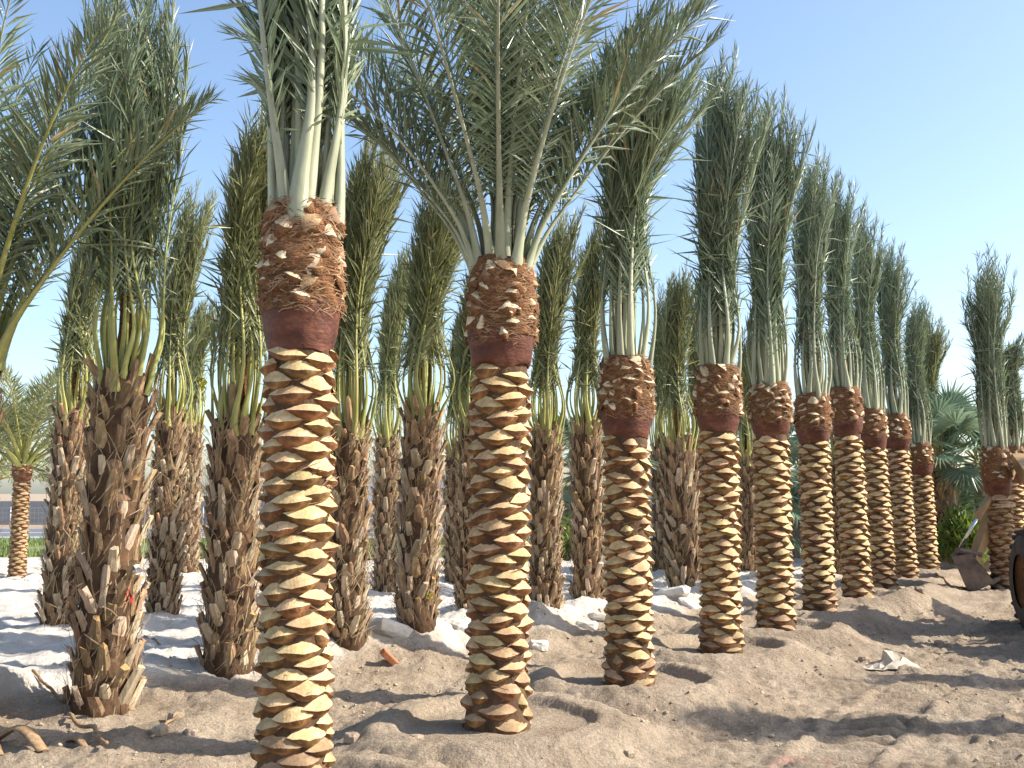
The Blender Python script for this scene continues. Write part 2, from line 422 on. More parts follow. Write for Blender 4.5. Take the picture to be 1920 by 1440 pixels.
    for (px_, py_, rad_, up_) in HEAPS: h = h + up_ * np.exp(-(np.hypot(x - px_, y - py_) / rad_) ** 2) * (1 + .5 * fbm(x * 2.5, y * 2.5, 3, 96))
    for (px_, py_) in RAWP.values():
        r = np.hypot(x - px_, y - py_)
        h = h + .09 * np.exp(-(r / .55) ** 2)
        h = h + .07 * np.exp(-((r - .95) / .22) ** 2) * (.4 + vnoise(x * 1.7, y * 1.7, 5))
    return h, sandm
def gh(x, y):
    return float(ground_h(np.array([x]), np.array([y]))[0][0])

def axis(parts):
    o = []
    for a, b, st in parts:
        o += list(np.arange(a, b, st))
    return np.array(o)
def geo_out(a, b, n): return list(a * (b / a) ** (np.arange(1, n + 1) / n))
xs = np.concatenate([[-v for v in geo_out(12, 700, 16)][::-1], axis([(-12, -5, .09), (-5, 6.5, .03), (6.5, 12, .07)]), [12.0], geo_out(12.0, 700, 16)])
ys = np.concatenate([[-300, -120, -50, -20, -8, -3, 0, 1.5, 2.6], axis([(3.2, 9, .028), (9, 14, .045), (14, 26, .09)]), [26.0], geo_out(26.0, 1500, 26)])
GX, GY = np.meshgrid(xs, ys)
GZ, GS = ground_h(GX, GY)
GS = np.where(GY > 25, np.maximum(0, GS - (GY - 25) * .2), GS)
nx, ny = len(xs), len(ys)
idx = np.arange(nx * ny).reshape(ny, nx)
F = np.stack([idx[:-1, :-1], idx[:-1, 1:], idx[1:, 1:], idx[1:, :-1]], -1).reshape(-1, 4)
gm = bpy.data.meshes.new('ground')
gm.vertices.add(nx * ny); gm.vertices.foreach_set('co', np.stack([GX, GY, GZ], -1).astype(np.float32).ravel())
gm.loops.add(F.size); gm.loops.foreach_set('vertex_index', F.astype(np.int32).ravel())
gm.polygons.add(len(F)); gm.polygons.foreach_set('loop_start', (np.arange(len(F)) * 4).astype(np.int32)); gm.polygons.foreach_set('loop_total', np.full(len(F), 4, np.int32))
gm.polygons.foreach_set('use_smooth', np.ones(len(F), bool))
gm.update(); gm.validate()
a = gm.attributes.new('sand', 'FLOAT', 'POINT'); a.data.foreach_set('value', GS.astype(np.float32).ravel())
rx0, ry0 = on_ground(1495, 1388); rx1, ry1 = on_ground(1660, 1300)
rp = np.exp(-((GX - rx0) / .22) ** 2 - ((GY - ry0) / .07) ** 2) + .7 * np.exp(-((GX - rx1) / .3) ** 2 - ((GY - ry1) / .05) ** 2)
a = gm.attributes.new('redpaint', 'FLOAT', 'POINT'); a.data.foreach_set('value', (np.clip(rp, 0, 1) * .55).astype(np.float32).ravel())
gm.materials.append(M['ground'])
g = link('ground', gm); tag(g, 'brown soil with watering rings beside pale dry sand', 'ground', kind='structure')

# far strips: turf verge, road with painted lines
def sheet(name, x0, x1, y0, y1, z, mat, label, cat):
    nxs = 40
    X = np.linspace(x0, x1, nxs); V = []
    for i, x in enumerate(X):
        V += [(x, y0 + .5 * math.sin(i * 1.7) * (1 if name == 'grass_verge' else 0), z), (x, y1, z)]
    F_ = [(2 * i, 2 * i + 2, 2 * i + 3, 2 * i + 1) for i in range(nxs - 1)]
    o = link(name, mesh(name, V, F_, [mat])); return tag(o, label, cat, kind='structure')
sheet('grass_verge', -80, 90, 27.0, 36.5, .035, M['turf'], 'strip of short green turf before the road', 'grass verge')
rd = sheet('road', -160, 170, 37.5, 48.5, .06, M['asphalt'], 'grey asphalt road crossing behind the palms', 'road')
for yy, ww in ((38.0, .16), (42.9, .14), (43.2, .14), (48.0, .16)):
    mb = MB(); mb.add([(-160, yy, .066), (170, yy, .066), (170, yy + ww, .066), (-160, yy + ww, .066)], [(0, 1, 2, 3)])
    mb.build('lane_marking', M['line'], rd)
mb = MB(); mb.box((5, 37.25, .06), (330, .3, .16), bev=.02); mb.build('kerb', M['wallp'], rd)

# grass blades on the verge
def blades(n, x0, x1, y0, y1, hmin, hmax, seed, w=.02):
    r = np.random.default_rng(seed)
    x = r.uniform(x0, x1, n); y = r.uniform(y0, y1, n)
    k = vnoise(x * .5, y * .5, seed) > .38; x, y = x[k], y[k]; n = len(x)
    th = r.uniform(0, 6.28, n); hh = r.uniform(hmin, hmax, n)
    ln = r.uniform(-.4, .4, (n, 2)) * hh[:, None]
    z0 = np.full(n, .03)
    A = np.stack([x - np.cos(th) * w, y - np.sin(th) * w, z0], -1); B = np.stack([x + np.cos(th) * w, y + np.sin(th) * w, z0], -1)
    C = np.stack([x + ln[:, 0], y + ln[:, 1], z0 + hh], -1)
    V = np.stack([A, B, C], 1).reshape(-1, 3); F_ = np.arange(3 * n).reshape(-1, 3)
    return V, F_
V, F_ = blades(42000, -24, 24, 27.2, 36.5, .06, .22, 5, .03)
o = link('grass', mesh('grass', V, F_, [M['grass']], smooth=False)); tag(o, 'tufts of green grass on the verge by the road', 'grass', kind='stuff')

# ------------------------------------------------------------------ far buildings and wall
def building(name, label, x0, x1, y0, y1, h, mat, nwin, roofh=.25, cat='building'):
    b = empty(name, ((x0 + x1) / 2, y0, 0)); tag(b, label, cat)
    w = x1 - x0; d = y1 - y0
    mb = MB(); mb.box((0, d / 2, h / 2 - .1), (w, d, h + .2)); mb.build('wall', mat, b)
    mb = MB(); mb.box((0, d / 2, h + roofh / 2), (w + .5, d + .5, roofh), bev=.04); mb.build('roof', M['roofm'], b)
    for i in range(nwin):
        xx = -w / 2 + w * (i + .5) / nwin
        mb = MB(); mb.box((xx, -.03, h * .55), (w / nwin * .45, .1, h * .35)); f = mb.build('window', M['wallp'], b)
        mb = MB(); mb.box((xx, -.07, h * .55), (w / nwin * .45 - .14, .06, h * .35 - .14)); mb.build('pane', M['glass'], f)
    return b
b = empty('boundary_wall', (-30, 56, 0)); tag(b, 'low grey boundary wall across the road', 'wall')
for i in range(9):
    mb = MB(); mb.box((-16 + i * 5.6, 0, .62), (5.57, .22, 1.3), bev=.02); mb.build('panel', M['wall'], b)
    mb = MB(); mb.box((-18.8 + i * 5.6, 0, .66), (.3, .32, 1.42), bev=.02); mb.build('post', M['wall'], b)
building('warehouse', 'low grey warehouse with a flat metal roof across the road', 10, 47, 66, 84, 2.9, M['wall'], 6)
building('depot', 'long white depot building far behind the road', -26, 4, 92, 104, 3.0, M['white'], 5)
# chain link fence by the road
fn = empty('mesh_fence', (-24, 52, 0)); tag(fn, 'pale wire mesh fence on posts in front of the low wall', 'fence')
for i in range(12):
    mb = MB(); mb.tube([(i * 3.2 - 17, 0, -.1), (i * 3.2 - 17, 0, 1.0)], .035, 8); mb.build('post', M['steel'], fn, True)
mb = MB()
for z in (.2, .45, .7, .95): mb.tube([(-17, 0, z), (18.2, 0, z)], .012, 5)
for i in range(176): mb.tube([(-17 + i * .2, 0, .2), (-17 + i * .2, 0, .95)], .006, 4)
mb.build('wire_mesh', M['steel'], fn, True)

# ------------------------------------------------------------------ palm pieces
def stub_mesh(seed, cut, side, out=.043):
    """stump of a cut leaf: a lens-shaped sawn face above a rounded, tapering underside"""
    r = np.random.default_rng(seed)
    S = np.array([-1, -.8, -.5, -.15, .2, .55, .82, 1.0]); V = []
    k1, k2 = r.uniform(-.3, .3), r.uniform(.85, 1.15); pk = r.uniform(-.25, .25); sag = r.uniform(.010, .026)
    for s in S:
        w = max(0, 1 - s * s) ** .75; wt = max(0, 1 - abs(s - pk * (1 - s * s)) ** 1.6); sk = 1 + k1 * s
        j = lambda a: r.uniform(-a, a) * w
        x = s * .122
        c = -x * x / (2 * .2)
        lip = (x + j(.006), c + out * w * k2 + j(.006), -sag * w + j(.007))
        V.append((x, c - .014, (.056 * wt * sk + j(.008)) * k2))                         # upper edge, against the trunk
        V.append(lip)                                                                    # lip of the cut face
        V.append((lip[0], lip[1], lip[2] - .0005))                                       # the same lip, start of the underside
        V.append((x * .97, c + out * .86 * w + j(.004), -sag * w - .020 * w + j(.005)))
        V.append((x * .86, c - .020, -.070 * w * k2 - .002))                             # foot
    F_, mi = [], []
    for i in range(len(S) - 1):
        for q in (0, 2, 3):
            a_ = i * 5 + q
            F_.append((a_, a_ + 1, a_ + 6, a_ + 5)); mi.append(0 if q < 1 else 1)
    return mesh('leaf_stub', V, F_, [cut, side], mi, smooth=True)
STUBS = [stub_mesh(100 + i, M['cut'], M['cutside']) for i in range(10)]
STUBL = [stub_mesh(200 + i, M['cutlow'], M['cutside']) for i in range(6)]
CHIPS = [stub_mesh(300 + i, M['chip'] if i % 8 < 5 else M['chipb'], M['fibre'], .034) for i in range(8)]

def boot_mesh(seed, m0, m1):
    """old leaf base: a strap lying up against the trunk, sawn off at its end"""
    r = np.random.default_rng(seed)
    L = r.uniform(.20, .31); tw = r.uniform(-.022, .022); out = r.uniform(.022, .062)
    rows = 4; V = []
    for k in range(rows):
        t = k / (rows - 1)
        hw = .054 * (1 - t) + .026 * t + r.uniform(-.004, .004)
        y = -.03 + (out + .03) * t ** 1.3; z = -.10 + L * t; th = .016 + .006 * t
        for (sx, sy) in ((-1, -.35), (-.45, .75), (.45, .75), (1, -.35)):
            V.append((sx * hw + tw * t, y + sy * th + r.uniform(-.003, .003), z + (r.uniform(-.012, .012) if k == rows - 1 else 0)))
        V.append((tw * t, y - th * .9, z + (r.uniform(-.02, .03) if k == rows - 1 else 0)))
    F_, mi = [], []
    for k in range(rows - 1):
        for i in range(5):
            a_ = k * 5 + i; b_ = k * 5 + (i + 1) % 5
            F_.append((a_, b_, b_ + 5, a_ + 5)); mi.append(0)
    F_.append([(rows - 1) * 5 + i for i in range(5)]); mi.append(1)
    return mesh('leaf_base', V, F_, [m0, m1], mi, smooth=False)
BOOTS = [boot_mesh(400 + i, M['boot'], M['boottip']) for i in range(9)] + [boot_mesh(450 + i, M['bootdry'], M['bootdry']) for i in range(5)]

GOLD = math.radians(137.508)
def scatter_stubs(root, items, name, group_name, world_xy, min_px):
    """items: (mesh, loc, euler, scale); pieces on the side that shows become objects, the others one joined part"""
    cx, cy = world_xy; tocam = np.array([-cx, -cy]) / math.hypot(cx, cy)
    mb = MB(); mats = []; big = FPX / math.hypot(cx, cy)
    for me, loc, eul, sc in items:
        n = np.array([loc[0], loc[1]]); n = n / (np.linalg.norm(n) + 1e-9)
        if n @ tocam > -.12 and .15 * big > min_px:
            o = link(name, me, root); o.location = loc; o.rotation_euler = eul; o.scale = sc
        else:
            Mx = Matrix.LocRotScale(Vector(loc), Euler(eul), Vector(sc))
            V = np.empty(len(me.vertices) * 3, np.float32); me.vertices.foreach_get('co', V); V = V.reshape(-1, 3)
            A = np.array(Mx); V = V @ A[:3, :3].T + A[:3, 3]
            off = []
            for mt in me.materials:
                if mt not in mats: mats.append(mt)
                off.append(mats.index(mt))
            k = mb.n; mb.V.append(V); mb.n += len(V)
            for p in me.polygons:
                mb.F.append([i + k for i in p.vertices]); mb.M.append(off[p.material_index])
    if mb.n:
        o = mb.build(group_name, mats, root); tag(o, kind='stuff')

def strands(n, zr, rfun, seed, lmin, lmax, wid, tilt, lift, mat):
    r = np.random.default_rng(seed); V = []; F_ = []
    for i in range(n):
        z = r.uniform(*zr); th = r.uniform(0, 6.283); L = r.uniform(lmin, lmax); w = r.uniform(.4, 1) * wid
        a_ = r.normal(tilt, .38); rad = rfun(z) + r.uniform(-.004, .006)
        P = []
        for q in range(4):
            s = (q / 3 - .5) * L
            tt = th + math.cos(a_) * s / max(rad, .05); zz = z + math.sin(a_) * s
            rr = rad + lift * ((q / 3) ** 2) * r.uniform(.1, 1.4)
            P.append((rr * math.cos(tt), rr * math.sin(tt), zz + r.uniform(-.008, .008)))
        P = np.array(P); nrm = np.array([math.cos(th), math.sin(th), 0])
        T = P[3] - P[0]; T /= np.linalg.norm(T) + 1e-9; B = np.cross(nrm, T)
        k = len(V)
        for q in range(4):
            ww = w * (1 - .8 * abs(q / 3 - .4)); V.append(P[q] + B * ww); V.append(P[q] - B * ww)
        F_ += [(k + 2 * q, k + 2 * q + 1, k + 2 * q + 3, k + 2 * q + 2) for q in range(3)]
    return mesh('fibre', np.array(V), F_, [mat], smooth=False)

def frond(root, path, rng, leaf, pet, r0, leaflen, t0, alpha, beta, nleaf, wid, split, jit=.16, stray=.03, droop=.06, outward=None, soften=1.0):
    """one pinnate leaf: a stalk that tapers from a broad foot, leaflets in two ranks"""
    P = catmull(path, 22); K = len(P)
    seg = np.linalg.norm(np.diff(P, axis=0), axis=1); L = np.concatenate([[0], np.cumsum(seg)]); Lt = L[-1]; tt = L / Lt
    T = np.gradient(P, axis=0); T /= np.linalg.norm(T, axis=1)[:, None] + 1e-9
    if outward is None:
        c = P - P.mean(0) * np.array([0, 0, 1]); O = np.stack([P[:, 0], P[:, 1], np.zeros(K)], -1)
        O = O + np.array([math.cos(0), 0, 0]) * 1e-4
    else: O = np.repeat(np.asarray(outward, float)[None], K, 0)
    N = O - (O * T).sum(1)[:, None] * T; N /= np.linalg.norm(N, axis=1)[:, None] + 1e-9
    S = np.cross(T, N)
    # stalk
    rad = r0 * np.interp(tt, [0, .05, .16, .3, .6, 1], [2.3, 1.5, .90, .64, .40, .12])
    n = 6; th = np.arange(n) * 2 * math.pi / n
    V = P[:, None] + rad[:, None, None] * (np.cos(th)[None, :, None] * S[:, None] + .62 * np.sin(th)[None, :, None] * N[:, None])
    V = V.reshape(-1, 3)
    i_, k_ = np.meshgrid(np.arange(n), np.arange(K - 1))
    Fr = np.stack([k_ * n + i_, k_ * n + (i_ + 1) % n, (k_ + 1) * n + (i_ + 1) % n, (k_ + 1) * n + i_], -1).reshape(-1, 4)
    # leaflets
    m = nleaf
    t = np.concatenate([np.linspace(t0, .995, m), np.linspace(t0, .995, m) + .4 * (1 - t0) / m]); t = np.clip(t + rng.normal(0, .004, 2 * m), 0, 1)
    sd = np.concatenate([np.ones(m), -np.ones(m)])
    B = np.stack([np.interp(t, tt, P[:, q]) for q in range(3)], -1)
    def ip(A):
        R = np.stack([np.interp(t, tt, A[:, q]) for q in range(3)], -1); return R / (np.linalg.norm(R, axis=1)[:, None] + 1e-9)
    Ti, Ni, Si = ip(T), ip(N), ip(S)
    u = (t - t0) / (1 - t0)
    al = np.interp(u, [0, .5, 1], alpha) + rng.normal(0, jit, 2 * m)
    be = beta + rng.normal(0, .35, 2 * m)
    st = rng.random(2 * m) < stray
    al = np.where(st, rng.uniform(.7, 1.7, 2 * m), al); be = np.where(st, rng.uniform(-1.2, 1.0, 2 * m), be)
    D = Ti * np.cos(al)[:, None] + (Si * sd[:, None] * np.cos(be)[:, None] - Ni * np.sin(be)[:, None]) * np.sin(al)[:, None]
    D += rng.normal(0, .05, D.shape); D /= np.linalg.norm(D, axis=1)[:, None]
    ll = leaflen * np.interp(u, [0, .08, .3, .7, 1], [.22, .55, 1.0, .92, .45]) * rng.uniform(.8, 1.15, 2 * m)
    ww = wid * np.interp(u, [0, .15, .6, 1], [.55, 1, 1, .6]) * rng.uniform(.75, 1.2, 2 * m)
    Wv = Ti - (Ti * D).sum(1)[:, None] * D; Wv /= np.linalg.norm(Wv, axis=1)[:, None] + 1e-9
    X = np.cross(D, Wv)
    ro = rng.normal(0, .55, 2 * m); Wr = Wv * np.cos(ro)[:, None] + X * np.sin(ro)[:, None]; Xr = np.cross(D, Wr)
    mid = B + D * (ll * .42)[:, None]
    tip = B + D * ll[:, None] + np.array([0, 0, -1.0]) * (ll * droop * rng.uniform(.2, 1.8, 2 * m))[:, None] + rng.normal(0, .05, D.shape) * ll[:, None]
    a0 = B; a1 = mid + Wr * ww[:, None]; a2 = mid + Xr * (ww * .45)[:, None]; a3 = mid - Wr * ww[:, None]
    LV = np.stack([a0, a1, a2, a3, tip], 1).reshape(-1, 3)
    q = (np.arange(2 * m) * 5)[:, None]
    LF = np.concatenate([q + np.array([[0, 1, 2]]), q + np.array([[0, 2, 3]]), q + np.array([[1, 4, 2]]), q + np.array([[2, 4, 3]])])
    if split:
        o = link('frond', mesh('frond_stalk', V, Fr, [pet]), root)
        c = link('leaflets', mesh('leaflets', LV, LF, [leaf], smooth=False), o); tag(c, kind='stuff')
    else:
        me = bpy.data.meshes.new('frond')
        me.from_pydata(np.concatenate([V, LV]).tolist(), [], Fr.tolist() + (LF + len(V)).tolist())
        me.materials.append(pet); me.materials.append(leaf)
        me.polygons.foreach_set('material_index', np.concatenate([np.zeros(len(Fr), np.int32), np.ones(len(LF), np.int32)]))
        me.polygons.foreach_set('use_smooth', np.concatenate([np.ones(len(Fr), bool), np.zeros(len(LF), bool)]))
        o = link('frond', me, root)
    return o

def tied_crown(root, rng, Rc, zc, zt, ztop, nf, leaf, pet, r0, split, rt=.20, rtop=.38, wind=.18, bulge=.06, nleaf=60, wid=.0115, lean=0.0, ll=.50, twine=True, t0=.2):
    H = ztop - zc
    for i in range(nf):
        ph = i * GOLD + rng.normal(0, .12); f = i / nf                # outer fronds first, inner ones last
        rb = Rc * (.95 - .70 * f); zb = zc - .10 + .16 * f
        q = (1.0 - .75 * f) * rng.uniform(.8, 1.1)
        top = zc + H * rng.uniform(.80, 1.0) * (.90 + .13 * f)
        p2 = ph + rng.normal(0, .30); p3 = p2 + rng.normal(0, .25)
        c = lambda r, p, z, w=0.0: (r * math.cos(p) + w, r * math.sin(p), z)
        zm = zb + .42 * (zt - zb); ph2 = ph + rng.normal(0, .16)
        w_ = wind * rng.uniform(.5, 1.35)
        path = [c(rb * .9, ph, zb - .06), c(rb * rng.uniform(1.0, 1.16), ph, zb + .12), c(rb * 1.08 + bulge * rng.uniform(.1, 1.3) * (1 - f), ph2, zm),
                c(rt * q, p2, zt, lean * .4), c(rtop * q * .85, p2, zt + .5 * (top - zt), lean * .7 + w_ * .25), c(rtop * q * 1.15, p3, top, lean + w_)]
        frond(root, path, rng, leaf, pet, r0 * (1 - .45 * f), ll, t0 + .06 * rng.random(), (.58, .33, .40), .22, nleaf, wid, split, stray=.04, jit=.13, droop=.02)
    # the spear of unopened leaves
    mb = MB(); mb.tube([(0, 0, zc - .1), (.01, .01, zc + .35 * (zt - zc)), (0, .01, zt), (lean * .6, 0, zt + .3 * (ztop - zt))], [Rc * .42, Rc * .25, .05, .015], 9)
    mb.build('spear', M['fibre'] if zt - zc > .3 else pet, root, True)
    if twine:
        mb = MB(); th = np.linspace(0, 4 * math.pi + .6, 46)
        rr = (rt * .84 + .01) * (1 + .07 * np.sin(th * 2.3))
        mb.tube(np.stack([rr * np.cos(th) + lean * .4, rr * np.sin(th), zt + .012 * th / 6 + .02 * np.sin(th * .8)], -1), .009, 5)
        mb.build('twine', M['twine'], root, True)

def open_frond(root, rng, Rc, zc, az, el, length, bend, leaf, pet, r0, split, nleaf=95, ll=.5, wid=.014, wind=(.25, 0, 0), f=0.5, sag=1.5):
    d0 = np.array([math.cos(az), math.sin(az), 0])
    p = np.array([math.cos(az) * Rc * (.9 - .6 * f), math.sin(az) * Rc * (.9 - .6 * f), zc - .08 + .15 * f]); pts = [p]
    n = 7
    for k in range(n):
        t = (k + .5) / n
        e = el + math.radians(14) * max(0, 1 - t * 6) - bend * t ** sag
        st = np.array([d0[0] * math.cos(e), d0[1] * math.cos(e), math.sin(e)]) + np.array(wind) * t ** 2
        st /= np.linalg.norm(st); p = p + st * length / n; pts.append(p)
    out = -np.array([-d0[0] * math.sin(el), -d0[1] * math.sin(el), math.cos(el)])
    frond(root, pts, rng, leaf, pet, r0, ll, .17, (1.05, .85, .50), .45, nleaf, wid, split, jit=.10, stray=.015, outward=out, droop=.10)

GROUP_CUT = 'date palms with carved trunks planted in a row'
GROUP_RAW = 'date palms with shaggy uncarved trunks behind the row'

def cut_trunk(root, rng, R, zd, zc, xy, seed, detail, browned=False):  # last flag gives the whole trunk darker stubs, standing in for shade
    """carved stubs below, a red-brown peeled band and a fibre-covered collar above"""
    prof = [(R * 1.2, -.25), (R * 1.14, .02), (R * 1.03, .18), (R * .93, .45), (R * .93, zd - .1), (R * .93, zd + .05)]
    mb = MB(); mb.lathe(prof, 20); mb.build('trunk', M['core'], root, True)
    items = []; n = 0; z = .03; k = 0.2 / R
    sc = R / .2
    while z < zd - .02:
        th = n * GOLD + .5 + rng.normal(0, .05); rr = R * (.955 + .13 * max(0, 1 - z / .45))
        low = browned or z < .35 + rng.normal(0, .12)
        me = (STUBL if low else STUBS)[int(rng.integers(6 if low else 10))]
        s = sc * rng.uniform(.92, 1.12) * (rng.uniform(.5, .75) if rng.random() < .06 else 1)
        items.append((me, (rr * math.cos(th), rr * math.sin(th), z + rng.normal(0, .006)), (rng.normal(0, .11), rng.normal(0, .10), th - math.pi / 2), (s, sc * rng.uniform(.7, 1.15), sc * rng.uniform(.82, 1.15))))
        z += .0178 * sc; n += 1
    scatter_stubs(root, items, 'leaf_stub', 'joined_leaf_stubs', xy, 8)
    H = zc - zd; nseg = 44 if detail else 26; zb = zd + H * .27
    def rf(z):
        u = (z - zd) / H
        return R * float(np.interp(u, [-.05, .0, .10, .30, .6, .9, 1.0, 1.1], [.92, .97, 1.07, 1.20, 1.20, 1.13, 1.05, .80]))
    def ring(z0, z1, rows, amp, mat, name):
        zz = np.linspace(z0, z1, rows); V = []
        for z_ in zz:
            a_ = np.arange(nseg) * 2 * math.pi / nseg
            nz = fbm(np.cos(a_) * 2.5 + seed, np.sin(a_) * 2.5 + z_ * 11, 4, seed, .65)
            r_ = rf(z_) * (1 + amp * nz)
            zt_ = z_ + (.05 * R / .2 * fbm(np.cos(a_) * 1.5 + seed, np.sin(a_) * 1.5, 2, seed + 4) if z_ in (zz[0], zz[-1]) else 0)
            V.append(np.stack([r_ * np.cos(a_), r_ * np.sin(a_), zt_ + 0 * a_], -1))
        V = np.concatenate(V)
        F_ = [(q * nseg + i, q * nseg + (i + 1) % nseg, (q + 1) * nseg + (i + 1) % nseg, (q + 1) * nseg + i) for q in range(rows - 1) for i in range(nseg)]
        if name == 'fibre_collar': F_.append([(rows - 1) * nseg + i for i in range(nseg)])
        return link(name, mesh(name, V, F_, [mat]), root)
    bb = ring(zd - .01, zb + .05, 9, .05, M['band'], 'peeled_band')
    cc = ring(zb, zc + .02, 26 if detail else 14, .15, M['fibre'], 'fibre_collar')
    items = []
    nch = 58 if detail else 34
    for i in range(nch):
        z_ = zb + .03 + (zc - zb - .06) * ((i + .5) / nch) + rng.normal(0, .015); th = i * GOLD + rng.normal(0, .2)
        rr = rf(z_) * 1.0 + .004; s = sc * rng.uniform(.30, .75)
        items.append((CHIPS[int(rng.integers(8))], (rr * math.cos(th), rr * math.sin(th), z_), (rng.normal(.15, .25), rng.normal(0, .5), th - math.pi / 2), (s, sc * rng.uniform(.4, .8), sc * rng.uniform(.55, 1.25))))
    scatter_stubs(root, items, 'petiole_stub', 'joined_petiole_stubs', xy, 12)
    me = strands(900 if detail else 260, (zb - .03, zc + .03), lambda z_: rf(z_) * 1.01 + .002, seed, .03, .13, .0045, 0, .025, M['strand'])
    tag(link('fibre', me, cc), kind='stuff')
    me = strands(160 if detail else 60, (.02, zd), lambda z_: R * 1.0, seed + 3, .04, .14, .004, .3, .03, M['strand'])
    tag(link('fibre', me, root), kind='stuff')

def raw_trunk(root, rng, R, zc, xy, seed, minpx=8):
    core = R * .80
    prof = [(R * .92, -.25), (R * .86, .05), (core * 1.02, .3), (core, .6), (core, zc - .25), (core * .85, zc + .03)]
    mb = MB(); mb.lathe(prof, 16, cap=True); mb.build('trunk', M['core'], root, True)
    items = []; n = 0; z = -.02; sc = R / .24
    while z < zc + .02:
        th = n * GOLD + rng.normal(0, .10); g_ = max(0, 1 - z / .35)
        rr = core * (.98 + .05 * g_) * (1 if z < zc - .2 else .92)
        me = BOOTS[int(rng.integers(len(BOOTS)))] if z < zc * .75 else BOOTS[int(rng.integers(9))]
        s = sc * rng.uniform(.85, 1.2)
        items.append((me, (rr * math.cos(th), rr * math.sin(th), z), (rng.normal(.0, .09), rng.normal(0, .13), th - math.pi / 2), (s * rng.uniform(.85, 1.3), s, s * rng.uniform(.85, 1.25))))
        z += .0170 * sc * (1 if z > .3 else .7); n += 1
    scatter_stubs(root, items, 'leaf_base', 'joined_leaf_bases', xy, minpx)
    me = strands(700, (.02, zc), lambda z_: R * .98 + .03 * max(0, 1 - z_ / .3), seed, .06, .26, .007, 1.35, .08, M['ragged'])
    tag(link('fibre', me, root), kind='stuff')

def palm_root(name, label, group, xy, lean_px, Y, h):
    lean = lean_px / FPX * Y / max(h, .5)
    r = empty(name, (xy[0], xy[1], 0), (0, math.atan(lean), 0)); tag(r, label, 'palm tree', group); return r

CUT_LABEL = {
    'P1': 'thickest carved date palm with tall pale stalks, next to the open-crowned palm',
    'P2': 'carved date palm with untied fronds spreading wide open over its neighbours',
    'P3': 'carved date palm with stalks knotted high up, standing in the clearest round earth ring',
    'P4': 'carved date palm next along the row after the one in the clearest earth ring',
    'P5': 'second carved date palm along the row after the one in the clearest earth ring',
    'P6': 'third carved date palm along the row after the one in the clearest earth ring',
    'P7': 'fifth carved date palm counted from the fan palm end of the row, short base',
    'P8': 'fourth carved date palm in the row counted from the fan palm end',
    'P9': 'third carved date palm in the row counted from the fan palm end',
    'P10': 'short carved date palm at the row end, second from the fan palm',
    'P11': 'dark shaded date palm held upright by a strap beside the digger bucket',
    'P12': 'sunlit carved date palm just behind the strapped palm near the digger',
}
for (px, fy, dy, cy_, ty, topy, wpx, lpx, key) in CUT:
    xy = CUTP[key]; Y = xy[1]; rng = np.random.default_rng(sum(map(ord, key)) * 7 + 1)
    zz = lambda py: at(px, py, Y)[2]
    R = wpx / FPX * Y / 2 * .95
    zd, zc = zz(dy), zz(cy_)
    root = palm_root('date_palm', CUT_LABEL[key], GROUP_CUT, xy, lpx, Y, zc)
    root.location.z = gh(*xy) - .02
    zd -= root.location.z; zc -= root.location.z
    detail = key in ('P1', 'P2', 'P3', 'P4', 'P5')
    cut_trunk(root, rng, R, zd, zc, xy, int(px), detail, key == 'P11')  # browner stubs imitate the shade on the strapped palm
    Rc = R * 1.04
    if key == 'P2':
        spec = []
        for i in range(27):
            f = i / 27
            az = i * GOLD + .4 + rng.normal(0, .1)
            el = math.radians(57 + 29 * f + rng.normal(0, 4)); spec.append((az, el, rng.uniform(2.9, 3.5) * (1 - .1 * f), math.radians(rng.uniform(10, 30)), f))
        # broad fronds that reach out to both sides
        spec += [(math.radians(5), math.radians(58), 2.55, math.radians(14), .1), (math.radians(-22), math.radians(62), 2.35, math.radians(22), .1), (math.radians(172), math.radians(58), 2.6, math.radians(48), .1),
                 (math.radians(195), math.radians(62), 2.6, math.radians(56), .1), (math.radians(25), math.radians(70), 2.7, math.radians(18), .2), (math.radians(160), math.radians(66), 3.0, math.radians(30), .2)]
        for (az, el, L, bd, f) in spec:
            open_frond(root, rng, Rc, zc, az, el, L, bd, M['leaf'], M['pet'], (.031 * (1 - .3 * f)), True, f=f, wind=(.10, 0, 0), wid=.0115, nleaf=105)
        mb = MB(); mb.tube([(0, 0, zc - .1), (.01, 0, zc + .45), (.02, 0, zc + .75)], [R * .5, R * .28, .02], 9); mb.build('spear', M['fibre'], root, True)
    else:
        zt, ztop = zz(ty) - root.location.z, zz(topy) - root.location.z
        nf = {'P1': 24, 'P3': 24}.get(key, 30 if detail else 26)
        big = {'P1': dict(rt=.42, rtop=.66, bulge=.17, wid=.015, ll=.50, wind=.1, twine=False, t0=.11, lean=-.22), 'P11': dict(rt=.24, rtop=.48, ll=.46, wind=.16, t0=.12), 'P3': dict(rt=.18, rtop=.40, bulge=.07, wind=.42, t0=.20)}.get(key, dict(rt=.20, rtop=.36, wind=.20, t0=.12, ll=.46) if detail else dict(rt=.17, rtop=.30, wind=.20, t0=.14, ll=.42))
        tied_crown(root, rng, Rc, zc, zt, ztop, nf, M['leaf'], M['pet'], (.038 if key == 'P1' else .029), detail, nleaf=100 if detail else 76, **big)

